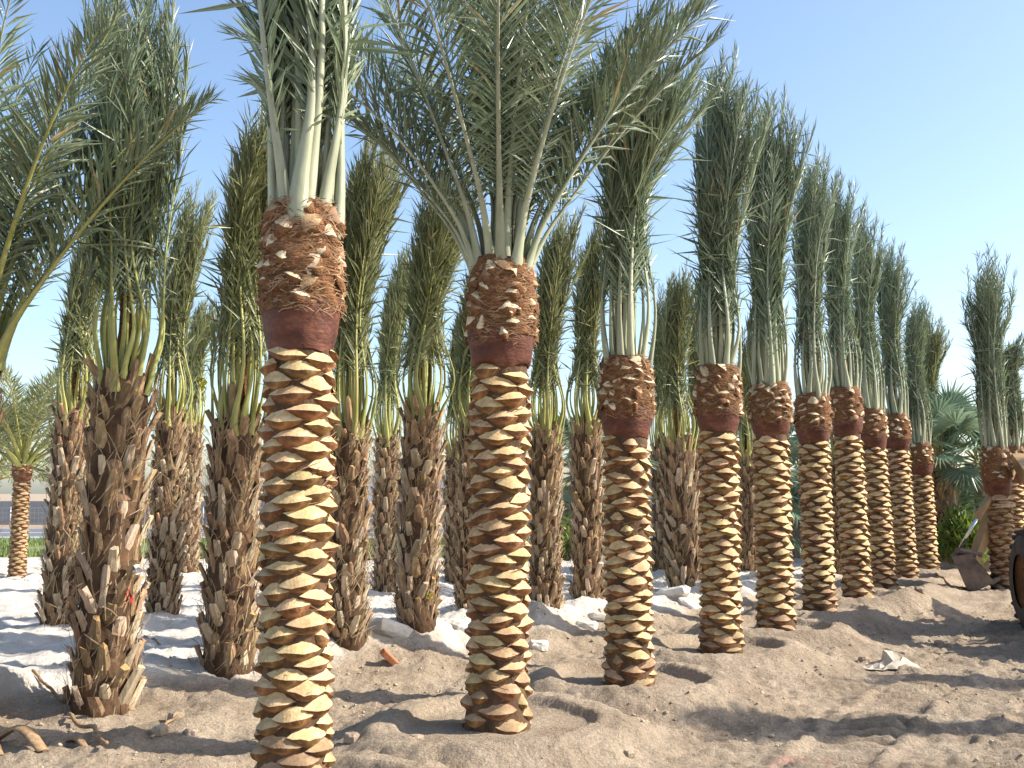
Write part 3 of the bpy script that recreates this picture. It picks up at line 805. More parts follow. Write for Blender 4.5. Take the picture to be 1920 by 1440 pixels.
RAW_LABEL = {
    'A': 'big dark shaggy date palm with a red ribbon on its trunk',
    'B': 'slim shaggy date palm beside the red-ribboned palm on the wall side',
    'C': 'slim shaggy date palm between the red-ribboned palm and the yellow-tagged palm',
    'D': 'stout shaggy date palm with a yellow tag, close behind the thickest carved palm',
    'E': 'small distant shaggy date palm behind the yellow-tagged palm',
    'F': 'dark shaggy date palm just behind the thickest carved palm on the road side',
    'G': 'thin distant shaggy palm between two stout shaggy palms behind the brick fragment',
    'H': 'stout shaggy date palm midway between the thickest carved palm and the open-crowned palm',
    'I': 'distant shaggy palm peeping out beside the open-crowned palm',
    'J': 'shaggy date palm mostly hidden behind the open-crowned palm trunk',
    'K': 'sunlit shaggy date palm next to the open-crowned palm with bowed yellow stalks',
    'L': 'shaggy date palm close behind the carved palm in the clearest earth ring',
    'Mm': 'leaning shaggy palm between the clearest earth ring palm and the next carved palm',
    'O': 'dark thin shaggy palm touching the leaning shaggy palm',
    'Pp': 'thin shaggy palm half hidden behind the carved palm after the clearest earth ring',
    'N': 'mostly hidden shaggy palm in the gap before the second carved palm after the clearest ring',
    'R': 'dark distant shaggy trunk glimpsed between carved palms near the pale building',
    'T': 'shaggy palm squeezed between the last carved palm and the fan palm',
}
for (px, fy, cy_, ty, topy, wpx, lpx, key) in RAW:
    xy = RAWP[key]; Y = xy[1]; rng = np.random.default_rng(sum(map(ord, key)) * 11 + 5)
    z0 = gh(*xy) - .03
    zz = lambda py: at(px, py, Y)[2] - z0
    R = wpx / FPX * Y / 2
    zc, zt, ztop = zz(cy_), zz(ty), zz(topy)
    root = palm_root('date_palm', RAW_LABEL[key], GROUP_RAW, xy, lpx, Y, zc); root.location.z = z0
    raw_trunk(root, rng, R * .92, zc, xy, int(px) + 50)
    near = key in 'ADFH'
    tied_crown(root, rng, R * .80, zc, zt, ztop, 32 if near else 27, M['leafy'] if key != 'A' else M['leaf'], M['pety'], .0225, near, t0=.19, rt=(.30 if key == 'A' else .17 if near else .145), rtop=(.48 if key == 'A' else .32 if near else .24),
               wind=.30 if key != 'A' else -.12, bulge=.11, nleaf=80 if near else 64, ll=.46 if near else .40, wid=.0115 if near else .013)

# two shaggy palms with open crowns at the wall side
def open_palm(label, xy, R, zc, seed, n, length, elmin, elmax, leaf, pet, carved, split, extra=(), group=None, bendr=(25, 60), ll=.5, base=True):
    rng = np.random.default_rng(seed); root = empty('date_palm', (xy[0], xy[1], gh(*xy) - .03)); tag(root, label, 'palm tree', group)
    if carved: cut_trunk(root, rng, R, zc - .35, zc, xy, seed, False, True)  # darker stubs paint this trunk as if it stood in shade
    else: raw_trunk(root, rng, R, zc, xy, seed)
    for i in range(n):
        f = i / n; az = i * GOLD + rng.normal(0, .15)
        el = math.radians(elmin + (elmax - elmin) * f + rng.normal(0, 4))
        open_frond(root, rng, R, zc, az, el, length * rng.uniform(.85, 1.1), math.radians(rng.uniform(*bendr)), leaf, pet, .034, split, f=f, nleaf=62, ll=ll)
    for (az, el, L, bd) in extra:
        open_frond(root, rng, R, zc, math.radians(az), math.radians(el), L, math.radians(bd), leaf, pet, .036, split, f=.1, nleaf=95, ll=ll, wind=(.1, 0, 0))
    return root
xs_ = at(-62, 700, 8.2)
open_palm('palm whose long loose frond sweeps in front of the red-ribboned palm', (xs_[0], 8.2), .26, at(-62, 655, 8.2)[2], 61, 12, 2.7, 66, 87, M['leaf'], M['pety'], False, True,
          extra=[(-8, 57, 2.75, 16), (-20, 74, 3.0, 14), (18, 66, 2.9, 22), (-40, 66, 2.8, 24), (40, 74, 3.0, 16), (150, 60, 2.8, 30), (200, 60, 2.8, 30), (-75, 62, 2.6, 30)], group=None, bendr=(8, 25))
Yq = on_ground(32, 1086)
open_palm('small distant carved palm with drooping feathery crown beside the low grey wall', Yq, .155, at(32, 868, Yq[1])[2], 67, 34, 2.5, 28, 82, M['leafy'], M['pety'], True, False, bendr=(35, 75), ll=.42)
Yq2 = on_ground(-40, 1072)
open_palm('distant palm with hanging fronds half out of view past the small carved palm', Yq2, .16, at(-40, 900, Yq2[1])[2], 71, 26, 2.4, 15, 80, M['leafy'], M['pety'], False, False, bendr=(40, 80), ll=.42)

# carved palms beside the digger that shade the track (they stand outside the view)
for k, (x, y, zc, top) in enumerate([(8.5, 8.30, 2.6, 5.6), (7.9, 6.60, 2.7, 5.7), (10.6, 10.5, 2.6, 5.6), (12.1, 18.6, 2.2, 5.0)]):  # last one: unseen palm added so its crown shades the strapped palm
    rng = np.random.default_rng(500 + k); root = empty('date_palm', (x, y, gh(x, y) - .02))
    tag(root, 'carved date palm across the wheel tracks, ' + ['shading the track beside the clearest earth ring', 'shading the track beside the red paint mark', 'standing in front of the digger', 'added out of view to shade the strapped palm'][k], 'palm tree', 'date palms across the wheel tracks')
    cut_trunk(root, rng, .21, zc - .55, zc, (x, y), 900 + k, False)
    tied_crown(root, rng, .2, zc, zc + 1.1, top, 24, M['leaf'], M['pet'], .036, False, rt=.21, rtop=.40, nleaf=50, wid=.016)

# ------------------------------------------------------------------ fan palms
def fan_mesh(seed, R):
    r = np.random.default_rng(seed); n = 34; span = math.radians(285); V = [(0, 0, 0)]; F_ = []
    a_ = -span / 2 + span * np.arange(n + 1) / n
    k0 = len(V)
    for i in range(n + 1):
        rr = R * .50 * r.uniform(.92, 1.05)
        V.append((rr * math.cos(a_[i]), rr * math.sin(a_[i]), (.035 if i % 2 else -.035) * R + -.10 * R * math.sin(a_[i]) ** 2))
    for i in range(n):
        am = (a_[i] + a_[i + 1]) / 2; rr = R * r.uniform(.85, 1.08)
        k = len(V); dz = -.16 * R * r.uniform(.4, 1.8)
        V.append((rr * .55 * math.cos(am), rr * .55 * math.sin(am), -.10 * R * math.sin(am) ** 2 + .01))
        V.append((rr * math.cos(am + r.normal(0, .02)), rr * math.sin(am + r.normal(0, .02)), dz - .10 * R * math.sin(am) ** 2))
        F_ += [(0, k0 + i, k), (0, k, k0 + i + 1), (k0 + i, k + 1, k), (k, k + 1, k0 + i + 1)]
    return mesh('fan_leaf', V, F_, [M['fan']], smooth=False)
FANS = [fan_mesh(600 + i, .62) for i in range(5)]
def fan_palm(label, xy, R, zc, n, seed, pl=.75, s=1.0, elr=(-35, 80)):
    rng = np.random.default_rng(seed); root = empty('fan_palm', (xy[0], xy[1], gh(*xy) - .03)); tag(root, label, 'palm tree', 'fan palms by the verge')
    mb = MB(); mb.lathe([(R * 1.25, -.2), (R * 1.15, .1), (R, .4), (R * .95, zc * .7), (R * 1.05, zc)], 14, cap=True); mb.build('trunk', M['fantrunk'], root, True)
    items = []; z = .1; i = 0
    while z < zc:
        th = i * GOLD; sc_ = R / .24 * rng.uniform(.9, 1.3)
        items.append((BOOTS[9 + int(rng.integers(5))], (R * .95 * math.cos(th), R * .95 * math.sin(th), z), (rng.normal(-.1, .15), rng.normal(0, .2), th - math.pi / 2), (sc_, sc_, sc_ * 1.1)))
        z += .035; i += 1
    scatter_stubs(root, items, 'leaf_base', 'joined_leaf_bases', xy, 9)
    for i in range(n):
        f = i / n; az = i * GOLD + rng.normal(0, .15); el = math.radians(elr[0] + (elr[1] - elr[0]) * f + rng.normal(0, 6))
        d = np.array([math.cos(az) * math.cos(el), math.sin(az) * math.cos(el), math.sin(el)]); L = pl * s * rng.uniform(.8, 1.15)
        base = np.array([math.cos(az) * R * .6, math.sin(az) * R * .6, zc - .1 + .25 * f]); tip = base + d * L + np.array([0, 0, -.06])
        mb = MB(); mb.tube([base, base + d * L * .5 + np.array([0, 0, .03]), tip], [.022, .014, .010], 5)
        p = mb.build('petiole', M['fanpet'], root, True)
        me = FANS[i % 5]; o = link('fan_leaf', me, p)
        dd = Vector(d) + Vector((0, 0, -.35 + .2 * f)); dd.normalize()
        up = Vector((-math.cos(az) * math.sin(el), -math.sin(az) * math.sin(el), math.cos(el)))
        yax = up.cross(dd); yax.normalize(); up = dd.cross(yax)
        Rm = Matrix((dd, yax, up)).transposed()
        o.rotation_euler = Rm.to_euler(); o.location = tip; ss = s * rng.uniform(.85, 1.15); o.scale = (ss, ss, ss)
    return root
x1 = on_ground(1785, 1062)
fan_palm('fan palm with broad shiny blue-green leaves and grey trunk at the row end', x1, .20, at(1790, 845, x1[1])[2], 24, 81, .8, 1.25, (-22, 80))
xw = (at(1408, 1000, 22.5)[0], 22.5); fan_palm('fan palm filling the gap between second and third carved palms after the clearest ring', xw, .17, 1.9, 28, 83, .95, 1.1, (-55, 75))
xw = (at(1492, 1000, 26.5)[0], 26.2); fan_palm('fan palm with hanging leaves between the third and fourth palms after the clearest ring', xw, .17, 2.3, 28, 84, .95, 1.15, (-60, 75))
xw = (at(1092, 1000, 19.5)[0], 19.5); fan_palm('fan palm with spiky leaves showing beside the knotted palm', xw, .16, 2.05, 24, 85, .8, 1.0, (-45, 75))
xw = (at(1845, 1000, 25)[0], 25.0); fan_palm('fan palm with leaves arching behind the strapped palm', xw, .18, 2.6, 26, 86, .95, 1.15, (-55, 70))

# ------------------------------------------------------------------ shrubs beside the road
def shrub(label, x, y, h, w, n, seed, mat, leaf=.10, long=False, name='shrub'):
    r = np.random.default_rng(seed); root = empty(name, (x, y, gh(x, y) if y < 26 else .03)); tag(root, label, 'shrub', 'shrubs between the palms and the road')
    mb = MB()
    for i in range(9):
        az = r.uniform(0, 6.28); rr = r.uniform(.2, .5) * w
        mb.tube([(0.03 * math.cos(az), .03 * math.sin(az), -.1), (rr * .5 * math.cos(az), rr * .5 * math.sin(az), h * .45), (rr * math.cos(az), rr * math.sin(az), h * r.uniform(.7, .95))], [.025, .016, .006], 5)
    mb.build('stem', M['stem'], root, True)
    cl = r.normal(0, 1, (22, 3)); cl /= np.linalg.norm(cl, axis=1)[:, None]; cl *= r.uniform(.4, 1, (22, 1)); cl = cl * np.array([w / 2, w / 2, h * .45]) + np.array([0, 0, h * .55])
    c = cl[r.integers(0, 22, n)] + r.normal(0, 1, (n, 3)) * np.array([w * .11, w * .11, h * .10]); c[:, 2] = np.maximum(c[:, 2], .02)
    d = r.normal(0, 1, (n, 3)) + (np.array([0, 0, 1.6]) if long else np.array([0, 0, .3])); d /= np.linalg.norm(d, axis=1)[:, None]
    s_ = np.cross(d, r.normal(0, 1, (n, 3))); s_ /= np.linalg.norm(s_, axis=1)[:, None] + 1e-9
    L = leaf * r.uniform(.6, 1.3, n)[:, None]; wd = L * (.12 if long else .32)
    V = np.stack([c, c + d * L * .5 + s_ * wd, c + d * L, c + d * L * .5 - s_ * wd], 1).reshape(-1, 3)
    F_ = np.arange(4 * n).reshape(-1, 4)
    link('foliage', mesh('foliage', V, F_, [mat], smooth=False), root)
    return root
sx = lambda px, Y: at(px, 1000, Y)[0]
shrub('bright yellow-green shrub between the fan palm and the digger arm', sx(1812, 23.5), 23.5, 1.35, 1.1, 2600, 1, M['bush'], .22, True)
shrub('leafy green shrub behind the digger arm', sx(1845, 27.5), 27.2, 2.3, 2.2, 4200, 2, M['bush'], .15)
shrub('tall green shrub seen through the gap after the fifth carved palm', sx(1643, 28.5), 28.5, 2.1, 1.5, 3200, 3, M['bush'], .14)
shrub('yellow-green shrub in the gap beside the knotted palm', sx(1064, 26.5), 26.5, 1.0, 1.2, 1800, 4, M['bush'], .14)
shrub('dark green shrub low in the gap after the second carved palm', sx(1418, 26.5), 26.6, .75, 1.0, 1500, 6, M['bush'], .13)
shrub('dusty green shrub across the road before the warehouse', sx(1500, 51), 51, 1.6, 3.5, 2600, 7, M['bushd'], .25)
shrub('broad dusty shrub across the road behind the fan palms', sx(1720, 52), 52, 2.2, 5.0, 3200, 8, M['bushd'], .28)
shrub('dark shrub across the road beyond the knotted palm', sx(1090, 52), 52, 1.7, 4.0, 2600, 9, M['bushd'], .28)

# ------------------------------------------------------------------ digger (backhoe loader) at the edge of the view
def digger():
    base = at(1952, 1060, 14.2); X0 = base[0]
    hd = math.radians(192)                      # it faces the camera; its hoe reaches away
    # local frame: +y forward of the machine, x to its own side
    root = empty('digger', (X0 + .78, 14.2, gh(X0, 14.2) - .01), (0, 0, math.pi - math.radians(12))); tag(root, 'dusty tan wheeled digger reaching its hoe arm past the strapped palm', 'digger')
    def wheel(x, y, r, w, nl):
        mb = MB(); prof = [(r * .55, -w / 2), (r * .80, -w / 2 - .01), (r * .94, -w / 2 + .03), (r, -w / 4), (r, w / 4), (r * .94, w / 2 - .03), (r * .80, w / 2 + .01), (r * .55, w / 2)]
        mb.lathe(prof, 36, axis='x')
        for i in range(nl):
            for sg in (-1, 1):
                th = (i + (.5 if sg > 0 else 0)) * 2 * math.pi / nl
                a_ = math.radians(38) * sg
                rad = np.array([0, math.cos(th), math.sin(th)]); tan = np.array([0, -math.sin(th), math.cos(th)]); ax = np.array([1.0, 0, 0])
                d1 = ax * math.cos(a_) + tan * math.sin(a_); d2 = np.cross(rad, d1)
                mb.box(rad * (r + .012) + ax * sg * w * .24, (w * .52, .05, .05), R=np.stack([d1, d2, rad], 1))
        wl_ = empty('wheel', (x, y, r)); wl_.parent = root
        mb.build('tyre', M['rubber'], wl_, False)
        mb = MB(); mb.lathe([(.001, -w * .18), (r * .2, -w * .18), (r * .22, -w * .30), (r * .45, -w * .22), (r * .57, -w * .44), (r * .57, w * .44), (r * .45, w * .22), (r * .22, w * .30), (r * .2, w * .18), (.001, w * .18)], 28, axis='x')
        mb.build('rim', M['orange'], wl_, True)
        mb = MB()
        for i in range(8):
            th = i * math.pi / 4
            for sg in (-1, 1): mb.tube([(sg * w * .2, r * .32 * math.cos(th), r * .32 * math.sin(th)), (sg * w * .33, r * .32 * math.cos(th), r * .32 * math.sin(th))], .018, 6)
        mb.build('wheel_nuts', M['dirtsteel'], wl_)
    for s in (-1, 1):
        wheel(s * .78, 0, .66, .44, 20); wheel(s * .78, 2.15, .45, .32, 16)
    def part(name, mat, fn, smooth=False):
        mb = MB(); fn(mb); return mb.build(name, mat, root, smooth)
    part('chassis', M['dirtsteel'], lambda m: (m.box((0, 1.1, .62), (.62, 3.1, .35), bev=.03), m.box((0, 0, .66), (1.3, .3, .28), bev=.03), m.box((0, 2.15, .45), (1.3, .2, .2), bev=.03)))
    part('bonnet', M['paint'], lambda m: (m.box((0, 1.95, 1.15), (.78, 1.35, .72), bev=.08), m.box((0, 1.95, 1.53), (.6, 1.2, .08), bev=.03)))
    part('grille', M['black'], lambda m: [m.box((0, 2.64, .95 + i * .09), (.6, .03, .05)) for i in range(5)])
    part('exhaust', M['black'], lambda m: m.tube([(.22, 2.0, 1.5), (.22, 2.0, 2.2), (.22, 1.93, 2.28)], .04, 8), True)
    part('mudguard', M['paint'], lambda m: [m.prism([(-.62, .78), (-.45, 1.28), (0, 1.46), (.5, 1.35), (.5, 1.30), (0, 1.41), (-.42, 1.24), (-.58, .78)], s * .56 - .22 * (s > 0) + (.0 if s > 0 else -.22) + .11, s * .56 + .22 * (s < 0) + .33 * (s > 0) - .11 * (s < 0)) for s in (-1, 1)])
    part('floor_plate', M['dirtsteel'], lambda m: m.box((0, .45, .86), (1.1, 1.5, .06)))
    part('seat', M['black'], lambda m: (m.box((0, .2, 1.16), (.5, .48, .12), bev=.04), m.box((0, -.05, 1.45), (.5, .12, .55), bev=.04)))
    part('steering_wheel', M['black'], lambda m: m.tube([(.2 * math.cos(t), .78 + .08 * math.sin(t), 1.45 + .18 * math.sin(t)) for t in np.linspace(0, 6.283, 20)], .016, 6))
    for (x, y) in ((-.62, -.42), (.62, -.42), (-.62, 1.15), (.62, 1.15)):
        part('canopy_post', M['paint'], lambda m: m.tube([(x, y, .85), (x * .95, y, 2.5)], .04, 6))
    part('canopy', M['paint'], lambda m: m.box((0, .36, 2.55), (1.5, 1.9, .1), bev=.04))
    for s in (-1, 1):
        part('loader_arm', M['paint'], lambda m: m.prism([(.9, 1.35), (1.05, 1.5), (2.6, .95), (3.25, .35), (3.15, .25), (2.5, .78)], s * .52 - .05, s * .52 + .05))
        part('lift_cylinder', M['chrome'], lambda m: m.tube([(s * .45, 1.3, .75), (s * .45, 2.4, .85)], .035, 8), True)
    part('loader_bucket', M['dirtsteel'], lambda m: (m.prism([(3.15, .75), (3.2, .10), (3.9, .05), (3.9, .08), (3.26, .14), (3.2, .75)], -1.0, 1.0), m.prism([(3.2, .7), (3.25, .1), (3.85, .08)], -1.0, -.97), m.prism([(3.2, .7), (3.25, .1), (3.85, .08)], .97, 1.0)))
    part('stabiliser', M['dirtsteel'], lambda m: [(m.box((s * .6, -.85, .95), (.12, .14, .9)), m.box((s * .6, -.85, .50), (.3, .3, .06))) for s in (-1, 1)])
    part('hoe_mast', M['paint'], lambda m: (m.box((0, -.75, .75), (1.6, .16, .3), bev=.02), m.box((0, -.95, .85), (.35, .35, .9), bev=.04)))
    # hoe arm: given by world points, turned into the machine's own frame
    Rz = Matrix.Rotation(root.rotation_euler.z, 4, 'Z'); Mi = (Matrix.Translation(root.location) @ Rz).inverted()
    def loc(p): return np.array(Mi @ Vector(p))
    def beam(m, a, b, w0, w1, th):
        a, b = loc(a), loc(b); d = b - a; L = np.linalg.norm(d); d = d / L
        side = np.cross(d, [0, 0, 1]); side /= np.linalg.norm(side); up = np.cross(side, d)
        V = []
        for (p, w) in ((a, w0), ((a + b) / 2, (w0 + w1) / 2 * 1.12), (b, w1)):
            for (i, j) in ((-1, -1), (1, -1), (1, 1), (-1, 1)): V.append(p + side * th / 2 * i + up * w / 2 * j)
        F_ = [(0, 3, 2, 1), (8, 9, 10, 11)] + [(k * 4 + i, k * 4 + (i + 1) % 4, k * 4 + 4 + (i + 1) % 4, k * 4 + 4 + i) for k in range(2) for i in range(4)]
        m.add(V, F_)
    YB = 18.9
    foot = at(1826, 1052, YB); elbow = at(1894, 872, 19.5)
    piv = Mi.inverted() @ Vector((0, -1.0, 1.15))
    part('boom', M['paint'], lambda m: beam(m, piv, Vector(elbow) + Vector((.1, -.1, .1)), .34, .24, .2))
    part('dipper', M['paint'], lambda m: beam(m, elbow, foot, .24, .16, .16))
    r0 = at(1798, 1030, YB - .05); r1 = at(1832, 972, YB - .3); r2 = at(1868, 912, 19.2)
    part('cylinder_rod', M['chrome'], lambda m: m.tube([loc(r0), loc(r1)], .032, 8), True)
    part('cylinder', M['paint'], lambda m: m.tube([loc(r1), loc(r2)], .065, 10), True)
    part('link', M['dirtsteel'], lambda m: (m.tube([loc(at(1796, 1032, YB - .1)), loc(at(1838, 1040, YB))], .06, 8), m.tube([loc(at(1797, 1028, YB)), loc(at(1790, 1052, YB))], .05, 8)))
    # bucket: open scoop with side cheeks and teeth
    def hoe_bucket(m):
        def P(px, py, dy): return loc(at(px, py, YB + dy))
        prof = [(1786, 1046), (1800, 1072), (1813, 1102), (1826, 1108), (1864, 1091)]
        A = [P(x, y, -.32) for x, y in prof]; B = [P(x - 2, y - 5, .32) for x, y in prof]
        lipA = P(1822, 1040, -.32); lipB = P(1820, 1036, .32)
        n = len(prof); V = A + B + [lipA, lipB]
        F_ = [(i, i + 1, n + i + 1, n + i) for i in range(n - 1)] + [(2 * n, 0, n, 2 * n + 1)]
        F_ += [tuple([2 * n] + list(range(n - 1, -1, -1))), tuple([2 * n + 1] + list(range(n, 2 * n)))]
        m.add(V, F_)
        a_, b_ = np.array(A[-1]), np.array(B[-1]); fw = (a_ - np.array(A[-2])); fw /= np.linalg.norm(fw)
        for i in range(4):
            p = a_ + (b_ - a_) * (i + .5) / 4
            m.tube([p - fw * .06, p + fw * .10], [.035, .012], 5)
    o = part('hoe_bucket', M['dirtsteel'], hoe_bucket)
    sd = o.modifiers.new('s', 'SOLIDIFY'); sd.thickness = .02
    return root
digger()
# strap round the dark palm
cx, cy = CUTP['P11']; zs = at(1884, 945, cy)[2]
mb = MB(); th = np.linspace(0, 2 * math.pi, 26)
for k, zo in enumerate((0, .10, -.05)):
    mb.tube(np.stack([cx - .012 + (.245) * np.cos(th), cy + .245 * np.sin(th), zs + zo + .015 * np.sin(th + k)], -1), .018, 6)
mb.tube([(cx + .2, cy - .14, zs), (cx + .42, cy - .22, zs - .03), (cx + .6, cy - .3, zs - .12)], .016, 6)
o = mb.build('strap', M['bootdry'], None, True); tag(o, 'pale lifting strap wound round the dark palm trunk', 'strap')

# ------------------------------------------------------------------ small things on the ground
def rock(seed, s, flat, mat):
    r = np.random.default_rng(seed); mb = MB(); n = 9; rows = 6; V = []
    for k in range(rows):
        v = math.pi * k / (rows - 1)
        for i in range(n):
            u = 2 * math.pi * i / n
            d = np.array([math.sin(v) * math.cos(u), math.sin(v) * math.sin(u), math.cos(v)])
            q = np.sign(d) * np.abs(d) ** .6
            V.append(q * s * np.array([1, .8, flat]) * (1 + .22 * fbm(np.array([d[0] * 2 + seed]), np.array([d[1] * 2 + d[2]]), 3, seed)[0]))
    F_ = [(k * n + i, (k + 1) * n + i, (k + 1) * n + (i + 1) % n, k * n + (i + 1) % n) for k in range(rows - 1) for i in range(n)]
    return mesh('rock', np.array(V), F_, [mat], smooth=False)
ROCKS = [rock(700 + i, .16, .55, M['rock']) for i in range(6)]
CLODS = [rock(750 + i, .05, .7, M['clod']) for i in range(6)]
BESIDE = {'P1': 'thickest carved palm', 'P2': 'open-crowned palm', 'P3': 'palm in the clearest earth ring', 'P4': 'first carved palm after the clearest ring', 'P5': 'second carved palm after the clearest ring',
          'P6': 'third carved palm after the clearest ring', 'P7': 'fifth carved palm from the fan palm', 'P8': 'fourth carved palm from the fan palm', 'P9': 'third carved palm from the fan palm', 'P10': 'short carved row-end palm',
          'P11': 'strapped palm', 'P12': 'sunlit palm by the digger', 'A': 'red-ribboned palm', 'B': 'slim palm on the wall side', 'C': 'slim palm behind the red-ribboned one', 'D': 'yellow-tagged palm', 'E': 'small distant shaggy palm',
          'F': 'dark shaggy palm by the brick', 'G': 'thin distant shaggy palm', 'H': 'stout middle shaggy palm', 'I': 'distant shaggy palm', 'J': 'mostly hidden shaggy palm', 'K': 'sunlit shaggy palm', 'L': 'shaggy palm behind the clearest ring',
          'Mm': 'leaning shaggy palm', 'O': 'dark thin shaggy palm', 'Pp': 'half hidden thin shaggy palm', 'N': 'mostly hidden shaggy palm in the gap', 'R': 'dark distant shaggy trunk', 'T': 'squeezed shaggy palm'}
SIZES = [[''], ['larger ', 'smaller '], ['largest ', 'middle-sized ', 'smallest '], ['largest ', 'second largest ', 'second smallest ', 'smallest '], ['largest ', 'second largest ', 'middle-sized ', 'second smallest ', 'smallest '], ['largest ', 'second largest ', 'third largest ', 'third smallest ', 'second smallest ', 'smallest ']]
def label_beside(objs, fmt, group):
    by = {}
    for o, s_ in objs:
        k = min({**CUTP, **RAWP}.items(), key=lambda kv: (kv[1][0] - o.location.x) ** 2 + (kv[1][1] - o.location.y) ** 2)[0]
        by.setdefault(k, []).append((s_, o))
    for k, v in by.items():
        v.sort(key=lambda t: -t[0])
        for i, (s_, o) in enumerate(v):
            z_ = SIZES[min(len(v), 6) - 1]; o['label'] = fmt % (z_[min(i, len(z_) - 1)], BESIDE[k]); o['group'] = group
lumps = []; clods = []
rr_ = np.random.default_rng(17); cnt = 0
for (px, py, s) in [(1060, 1150, 1.3), (1098, 1172, 1.2), (1132, 1166, 1.0), (1235, 1120, 1.1), (1262, 1128, 1.2), (1296, 1132, 1.0), (1310, 1118, .9), (1420, 1100, 1.0), (1432, 1112, .8), (870, 1200, 1.3), (846, 1168, 1.1), (700, 1208, 1.3), (730, 1216, 1.4), (1010, 1200, .9), (60, 1092, 1.0), (112, 1098, .8), (25, 1090, .7), (1505, 1092, .9), (1550, 1078, .7), (1380, 1128, .8), (940, 1180, 1.0)]:
    x, y = on_ground(px, py); o = link('rock', ROCKS[cnt % 6]); cnt += 1
    o.location = (x, y, gh(x, y) + .0 * s); o.rotation_euler = (rr_.normal(0, .2), rr_.normal(0, .2), rr_.uniform(0, 6.28)); o.scale = (s * rr_.uniform(.8, 1.6), s, s * rr_.uniform(.6, 1))
    tag(o, None, 'rock'); lumps.append((o, o.scale.x * o.scale.y * o.scale.z))
label_beside(lumps, '%spale caliche lump lying beside the %s', 'caliche lumps along the sand edge')
# crumbs of soil, one uncountable scatter
n = 9000; x = rr_.uniform(-4.5, 8, n); y = rr_.uniform(4.8, 17, n) ** 1.0; e = sand_edge(x, y)
k = (e < .9) & (vnoise(x * 1.1, y * 1.1, 8) > .42) & (np.min([np.hypot(x - q[0], y - q[1]) - q[2] for q in RINGS], 0) > .1); x, y = x[k], y[k]; n = len(x)
hz = ground_h(x, y)[0]; mb = MB()
B0 = [np.array(v, float) for v in ((0, 0, 1), (1, 0, 0), (0, 1, 0), (-1, 0, 0), (0, -1, 0), (0, 0, -1))]
bf = []; mids = {}
def mid_(a_, b_):
    k_ = (min(a_, b_), max(a_, b_))
    if k_ not in mids:
        v = B0[a_] + B0[b_]; mids[k_] = len(B0); B0.append(v / np.linalg.norm(v))
    return mids[k_]
for (p, q, r_) in ((0, 1, 2), (0, 2, 3), (0, 3, 4), (0, 4, 1), (5, 2, 1), (5, 3, 2), (5, 4, 3), (5, 1, 4)):
    u_, v_, w_ = mid_(p, q), mid_(q, r_), mid_(r_, p); bf += [(p, u_, w_), (u_, q, v_), (w_, v_, r_), (u_, v_, w_)]
base = np.array(B0); bf = np.array(bf); nb_ = len(base)
sz = .004 + .019 * rr_.random(n) ** 3.6
V = base[None] * sz[:, None, None] * rr_.uniform(.75, 1.25, (n, nb_, 1)) * np.stack([rr_.uniform(.7, 1.4, n), rr_.uniform(.7, 1.4, n), rr_.uniform(.5, 1, n)], -1)[:, None] + np.stack([x, y, hz + sz * .25], -1)[:, None]
F_ = (np.arange(n) * nb_)[:, None, None] + bf[None]
o = link('soil_crumbs', mesh('soil_crumbs', V.reshape(-1, 3), F_.reshape(-1, 3), [M['clod']], smooth=False)); tag(o, 'loose crumbs of brown soil scattered over the ground', 'soil crumbs', kind='stuff')
for (px, py, s) in [(660, 1385, 1.2), (780, 1395, 1.0), (1180, 1400, .8), (330, 1330, 1.5), (360, 1345, 1.1), (300, 1350, 1.3), (1620, 1215, 1.4), (1725, 1130, 1.8), (1690, 1125, 1.4), (1760, 1180, 1.2)]:
    x, y = on_ground(px, py); o = link('soil_clod', CLODS[cnt % 6]); cnt += 1; o.location = (x, y, gh(x, y) + .01); o.scale = (s, s, s); o.rotation_euler = (0, 0, rr_.uniform(0, 6))
    tag(o, None, 'clod'); clods.append((o, s + cnt * 1e-4))
label_beside(clods, '%sbrown soil clod lying nearest the %s', 'loose soil clods')

def ground_line(name, label, cat, pts, r, mat, lift=.01, n=26):
    P = []
    for (px, py) in pts: P.append(on_ground(px, py))
    P = catmull(np.array([(a_, b_, 0) for a_, b_ in P]), n); h = ground_h(P[:, 0].copy(), P[:, 1].copy())[0]
    hs = np.convolve(np.pad(h, 2, mode='edge'), np.ones(5) / 5, 'valid'); P[:, 2] = np.maximum(h, hs) + lift
    mb = MB(); mb.tube(P, r, 7); o = mb.build(name, mat, None, True); tag(o, label, cat); return o
ground_line('irrigation_hose', 'thin black hose lying on the sand by the red-ribboned palm', 'hose', [(-60, 1300), (40, 1284), (110, 1268), (150, 1262)], .012, M['hose'])
ground_line('irrigation_hose', 'dark hose curling over the soil towards the hoe bucket', 'hose', [(1690, 1086), (1745, 1084), (1772, 1096), (1795, 1106), (1812, 1100)], .018, M['stick'])
ground_line('dry_stick', 'straight dry stick lying across the white sand behind the red-ribboned palm', 'stick', [(520 - 250, 1200), (300, 1212)], .010, M['stick'])
ground_line('dry_stick', 'thick dry frond stalk leaning at the sand edge below the red-ribboned palm', 'stick', [(130, 1330), (165, 1348), (200, 1385)], .016, M['stick'], .05)
ground_line('dry_stick', 'brown frond stalk lying in front of the red-ribboned palm', 'stick', [(60, 1292), (95, 1300), (125, 1312)], .014, M['stick'], .03)
ground_line('dry_stick', 'short broken stalk on the soil below the yellow-tagged palm', 'stick', [(285, 1358), (315, 1338), (345, 1330)], .012, M['stick'], .02)
